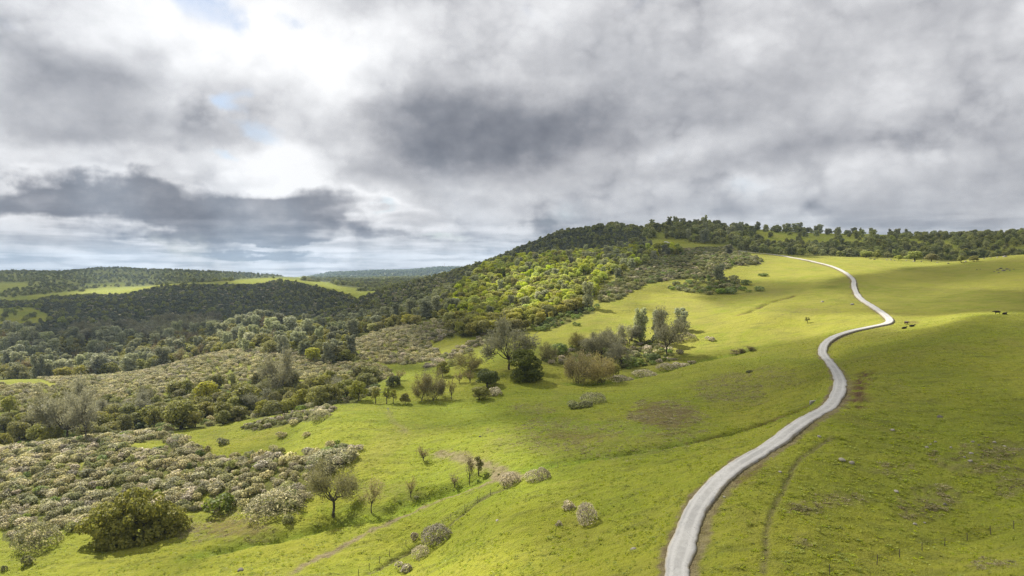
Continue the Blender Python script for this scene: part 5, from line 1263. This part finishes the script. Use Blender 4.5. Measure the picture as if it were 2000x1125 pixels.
for sx in (-1, 1):
    o = link(bpy.data.objects.new('wing_wall', box_mesh('wing_wall', 0.8, 0.22, 0.6, M_CONC)), root); o.location = (sx * 1.18, -0.28, 0.02); o.rotation_euler = (0, 0, -sx * 0.7)
V, Fc = tubes([((0, -0.35, 0.05), (0, 0.9, 0.12), 0.33, 0.33)], 12)
link(bpy.data.objects.new('pipe', mesh_from('pipe', V, Fc, M_WIRE)), root)
p = at(758, 803)
root = bpy.data.objects.new('marker_post', None); link(root); root.location = p; tag(root, 'white marker post at the top of the faint trail', 'post')
V, Fc = tubes([((0, 0, -0.3), (0, 0, 1.0), 0.09, 0.09), ((0, 0, 1.0), (0, 0, 1.05), 0.09, 0.02)], 8)
link(bpy.data.objects.new('post', mesh_from('post', V, Fc, M_CONC)), root)
o = link(bpy.data.objects.new('board', box_mesh('board', 0.6, 0.06, 0.35, M_CONC, 0.01)), root); o.location = (0.0, -0.12, 0.75)
# mast on the far blue hill
Y = 6450.0; x = (868 - UC) / F * Y; z = ground(x, Y)
root = bpy.data.objects.new('radio_mast', None); link(root); root.location = (x, Y, z); tag(root, 'thin radio mast on the crest of the far blue hill', 'mast')
segs = []; Hm = 48.0
for i in range(3):
    a0, a1 = i * 2.094, (i + 1) * 2.094
    f0 = lambda a, t: np.array([math.cos(a), math.sin(a), 0]) * (3.2 * (1 - t) + 0.8 * t) + np.array([0, 0, Hm * t])
    segs.append((f0(a0, 0), f0(a0, 1), 0.5, 0.35))
    for k in range(8): segs.append((f0(a0, k / 8), f0(a1, (k + 1) / 8), 0.2, 0.2))
V, Fc = tubes(segs, 4); link(bpy.data.objects.new('lattice', mesh_from('lattice', V, Fc, plain_material('mast_paint', (0.35, 0.12, 0.10), (0.5, 0.4, 0.38), 0.1))), root)
V, Fc = tubes([((0, 0, Hm), (0, 0, Hm + 10), 0.35, 0.15)], 5); link(bpy.data.objects.new('antenna', mesh_from('antenna', V, Fc, M_CONC)), root)

# ------------------------------------------------------------------ grass tussocks on the near slopes
M_TUFT = foliage_material('grass_blades', (0.13, 0.16, 0.008), (0.23, 0.25, 0.016), trans=0.42, vary=0.3, spec=0.1)
M_STRAW = foliage_material('dry_straw', (0.15, 0.13, 0.06), (0.26, 0.23, 0.13), trans=0.4, vary=0.3, spec=0.1)
def tuft(seed, mat, n=26, h=0.30, w=0.75):
    rng = np.random.default_rng(seed); th = rng.uniform(0, 6.28, n); r = np.sqrt(rng.random(n)) * w / 2
    c = np.stack([r * np.cos(th), r * np.sin(th), np.zeros(n)], 1)
    lean = np.stack([np.cos(th), np.sin(th), np.zeros(n)], 1) * rng.uniform(0.1, 0.8, (n, 1)) * h
    hh = h * rng.uniform(0.6, 1.2, n) * (1 - 0.5 * (2 * r / w) ** 2)
    side = np.stack([-np.sin(th), np.cos(th), np.zeros(n)], 1) + rng.normal(size=(n, 3)) * 0.4; side[:, 2] = 0
    b = 0.055; tip = c + lean + np.stack([0 * hh, 0 * hh, hh], 1)
    V = np.stack([c - side * b, c + side * b, tip + side * b * 0.5, tip - side * b * 0.5], 1).reshape(-1, 3)
    return Proto(None, mesh_from('tuft', V, np.arange(4 * n).reshape(n, 4), mat, {'v': np.repeat(rng.random(n), 4)}), h, w)
TUFTS = [tuft(500 + i, M_TUFT) for i in range(3)]; STRAWS = [tuft(510 + i, M_STRAW) for i in range(2)]
def grow(n, y0, y1, weight, protos, hr, wr, name, label):
    m = (YY > y0) & (YY < y1) & (np.abs(PP) < 0.78) & (dR > 2.6) & (VV < 1180)
    idx = np.nonzero(m.ravel())[0]; w = (CELL * weight / YY).ravel()[idx]; w = np.clip(w, 0, None); w /= w.sum()
    c = RNG.choice(idx, n, p=w); i, j = np.minimum(c // NC, NR - 2), np.minimum(c % NC, NC - 2)
    y = GY[i] + RNG.random(n) * (GY[i + 1] - GY[i]); x = (ps[j] + RNG.random(n) * (ps[j + 1] - ps[j])) * y
    zz = lookup(ZZ, x, y)
    global ground
    g0 = ground; d_ = {(a, b): c_ for a, b, c_ in zip(x, y, zz)}
    ground = lambda a, b: d_[(a, b)] + 0.13
    points_stuff(name, [(x[k], y[k], RNG.uniform(*hr), RNG.uniform(*wr), protos[k % len(protos)]) for k in range(n)], label)
    ground = g0
_open = (1 - SCRUB) * (1 - np.clip(DIRT, 0, 1)) * (1 - np.clip(RED, 0, 1))
grow(30000, 78, 300, _open * (0.25 + smooth(-0.3, 0.5, fbm(XX, YY, 5.0, 4, 301))), TUFTS, (0.05, 0.16), (0.3, 0.9), 'grass', 'green grass tussocks on the near slopes')
grow(5000, 78, 260, _open * np.clip(DRY, 0.0, 1) ** 2 * smooth(-0.1, 0.3, fbm(XX, YY, 2.5, 3, 302)), STRAWS, (0.06, 0.16), (0.3, 0.8), 'grass', 'dry straw tussocks in the brown patches')
#REST
# ------------------------------------------------------------------ the broken cloud deck overhead, out of the picture, whose shade dapples the land
def blur(a, n):
    for _ in range(2):
        for ax in (0, 1):
            p = np.pad(a, [(n, n) if k == ax else (0, 0) for k in (0, 1)], mode='edge')
            c = np.cumsum(np.insert(p, 0, 0, axis=ax), axis=ax)
            a = (np.take(c, np.arange(2 * n + 1, c.shape[ax]), axis=ax) - np.take(c, np.arange(0, c.shape[ax] - 2 * n - 1), axis=ax)) / (2 * n + 1)
    return a
SHADE = [ # how thick the cloud is that shades each stretch of land (outlined where its shade falls)
 (1.0, [(0,585),(110,580),(240,578),(301,563),(373,558),(499,557),(578,553),(637,566),(700,585),(690,600),(600,632),(520,640),(440,648),(300,668),(200,668),(100,660),(0,650)]),
 (0.72, [(-200,500),(950,500),(700,540),(415,553),(300,558),(180,562),(100,575),(-200,575)]),
 (0.0, [(105,580),(185,560),(335,554),(345,558),(240,578)]), (0.0, [(415,556),(470,545),(545,540),(640,550),(690,570),(637,562),(578,551),(499,555)]),
 (0.95, [(880,525),(960,505),(1100,440),(1260,440),(1270,478),(1190,492),(1100,502),(1010,518),(940,548),(860,590)]),
 (0.6, [(600,632),(720,575),(885,525),(940,515),(900,560),(830,620),(700,640)]),
 (0.62, [(1260,425),(2100,430),(2100,492),(1900,503),(1700,496),(1480,489),(1430,485),(1270,478)]),
 (0.0, [(850,600),(920,550),(980,535),(1060,530),(1130,540),(1180,500),(1250,490),(1230,520),(1165,560),(1160,600),(1060,640),(900,660),(860,640)]),
 (0.28, [(890,566),(950,520),(1010,508),(1110,505),(1180,498),(1130,540),(1060,531),(980,536),(920,552)]),
 (0.2, [(1165,590),(1240,505),(1300,485),(1420,485),(1490,510),(1390,545),(1220,585)]),
 (0.0, [(1040,670),(1160,605),(1230,575),(1300,552),(1420,520),(1450,492),(1700,500),(1840,512),(1950,500),(2100,494),(2100,615),(1760,642),(1590,657),(1480,678),(1340,702),(1250,695),(1100,690)]),
 (0.88, [(1690,548),(1850,524),(2100,497),(2100,535),(1850,563),(1690,580)]),
 (0.85, [(1450,553),(1560,550),(1668,552),(1668,570),(1530,588),(1480,594),(1440,602),(1425,575)]),
 (0.66, [(960,740),(1060,700),(1250,705),(1340,712),(1480,688),(1600,662),(1760,648),(2100,612),(2100,1300),(1160,1300),(1190,900),(1090,850),(1010,800)]),
 (0.92, [(1700,690),(2100,640),(2100,760),(1750,760)]),
 (0.0, [(-200,1300),(-200,1040),(150,1050),(400,1040),(700,960),(640,920),(420,900),(440,850),(600,800),(900,786),(980,800),(1070,860),(1130,930),(1060,1300)]),
 (0.4, [(400,1030),(560,985),(720,930),(880,950),(760,990),(560,1040),(400,1080)]),
 (0.05, [(-200,880),(250,846),(400,860),(600,885),(690,880),(600,1000),(160,1030),(-200,1060)]),
 (0.05, [(-200,745),(330,725),(480,684),(640,710),(760,720),(740,760),(540,745),(330,775),(-200,800)]),
 (0.15, [(-200,800),(330,775),(540,745),(700,765),(640,800),(400,840),(-200,880)]),
 (0.08, [(-200,668),(300,672),(500,630),(650,640),(650,690),(480,684),(330,722),(-200,745)]),
 (0.0, [(670,670),(790,632),(850,680),(870,700),(760,716),(690,705)]),
 (0.15, [(780,720),(880,690),(1000,660),(1040,690),(960,740),(940,780),(760,785),(700,770)]),
]
def build_clouds(H, cell, g0, g1, xs, ys, seed):
    gu = np.arange(-200, 2201, 4.0); gv = np.arange(400, 1301, 2.0)
    U2, V2 = np.meshgrid(gu, gv); S = np.full(U2.shape, 0.55)
    for val, poly in SHADE: S[inpoly(poly, U2, V2)] = val
    S = blur(S, 2)
    xs = np.arange(*xs, cell); ys = np.arange(*ys, cell)
    CX, CY = np.meshgrid(xs, ys)
    z = np.full(CX.shape, 60.0)
    for _ in range(6):
        t = (H - z) / SUN_DIR[2]
        gx = CX - SUN_DIR[0] * t; gy = CY - SUN_DIR[1] * t
        gy_ = np.clip(gy, 45, 8900); z = 0.5 * z + 0.5 * lookup(ZZ, gx, gy_)
    pu = UC + F * gx / np.maximum(gy, 1); pv = VH - F * (z - ZC) / np.maximum(gy, 1)
    fi = np.clip((pv - gv[0]) / 2.0, 0, len(gv) - 1.001); fj = np.clip((pu - gu[0]) / 4.0, 0, len(gu) - 1.001)
    i = fi.astype(int); j = fj.astype(int); a = fi - i; b = fj - j
    D = (S[i, j] * (1 - b) + S[i, j + 1] * b) * (1 - a) + (S[i + 1, j] * (1 - b) + S[i + 1, j + 1] * b) * a
    D = np.where(gy > 45, D, 0.5)
    D = np.clip(D + fbm(CX, CY, 110.0, 3, seed) * 0.20 * smooth(0.0, 0.3, D) + fbm(CX, CY, 40, 2, 203) * 0.12 * smooth(0.0, 0.3, D), 0, 1)
    D *= smooth(g0, g0 + 30, gy) * (1 - smooth(g1 - 30, g1, gy))
    edge = np.minimum(np.minimum(CX - xs[0], xs[-1] - CX), np.minimum(CY - ys[0], ys[-1] - CY))
    D *= smooth(0, 200, edge)
    nr, nc = CX.shape
    keep = (D[:-1, :-1] + D[1:, :-1] + D[:-1, 1:] + D[1:, 1:]) > 0.02
    base = (np.arange(nr - 1)[:, None] * nc + np.arange(nc - 1)[None, :])[keep]
    f = np.stack([base, base + 1, base + nc + 1, base + nc], 1); n = nr * nc
    V = np.concatenate([np.stack([CX, CY, H - 30 * D], -1).reshape(-1, 3), np.stack([CX, CY, H + 1 + D * (140 + 120 * fbm(CX, CY, 90, 3, 202))], -1).reshape(-1, 3)])
    m, T = new_mat('cloud'); o = T.n('OutputMaterial')
    tr = T.n('BsdfTransparent'); di = T.n('BsdfTranslucent'); di.inputs[0].default_value = rgb(0.9, 0.9, 0.92)
    df = T.n('BsdfDiffuse'); df.inputs[0].default_value = rgb(0.9, 0.9, 0.92)
    mm = T.n('MixShader'); mm.inputs[0].default_value = 0.5; T.put(mm.inputs[1], df.outputs[0]); T.put(mm.inputs[2], di.outputs[0])
    mx = T.n('MixShader'); T.put(mx.inputs[0], T.m('MULTIPLY', T.attr('dens'), 0.86)); T.put(mx.inputs[1], tr.outputs[0]); T.put(mx.inputs[2], mm.outputs[0]); T.put(o.inputs[0], mx.outputs[0])
    me = mesh_from('clouds', V, np.concatenate([f[:, ::-1], f + n]), m, {'dens': np.concatenate([D.ravel(), D.ravel()])}, True)
    tag(link(bpy.data.objects.new('clouds', me)), 'unseen broken white cloud deck overhead, outlined to shade the land, at %d metres' % int(H), None, None, 'stuff')
build_clouds(1000.0, 9.0, -200, 1150, (-2100, 800), (300, 2000), 201)
build_clouds(2200.0, 24.0, 1120, 3300, (-5200, 1200), (2400, 5300), 211)

# ------------------------------------------------------------------ the moist air between here and the far hills
def build_haze():
    x0, x1, y0, y1, z0, z1 = -12000, 12000, -600, 9050, float(ZZ.min()) - 2.0, float(ZZ.max()) + 30.0
    V = [(x, y, z) for z in (z0, z1) for y in (y0, y1) for x in (x0, x1)]
    fc = [(0, 2, 3, 1), (4, 5, 7, 6), (0, 1, 5, 4), (2, 6, 7, 3), (0, 4, 6, 2), (1, 3, 7, 5)]
    m, T = new_mat('moist_air'); o = T.n('OutputMaterial'); pv = T.n('VolumePrincipled')
    pv.inputs['Color'].default_value = rgb(0.55, 0.75, 1.0); pv.inputs['Density'].default_value = 0.000055; pv.inputs['Anisotropy'].default_value = 0.25
    T.put(o.inputs['Volume'], pv.outputs[0])
    tag(link(bpy.data.objects.new('haze', mesh_from('haze', np.array(V), fc, m))), None, None, None, 'stuff')
build_haze()
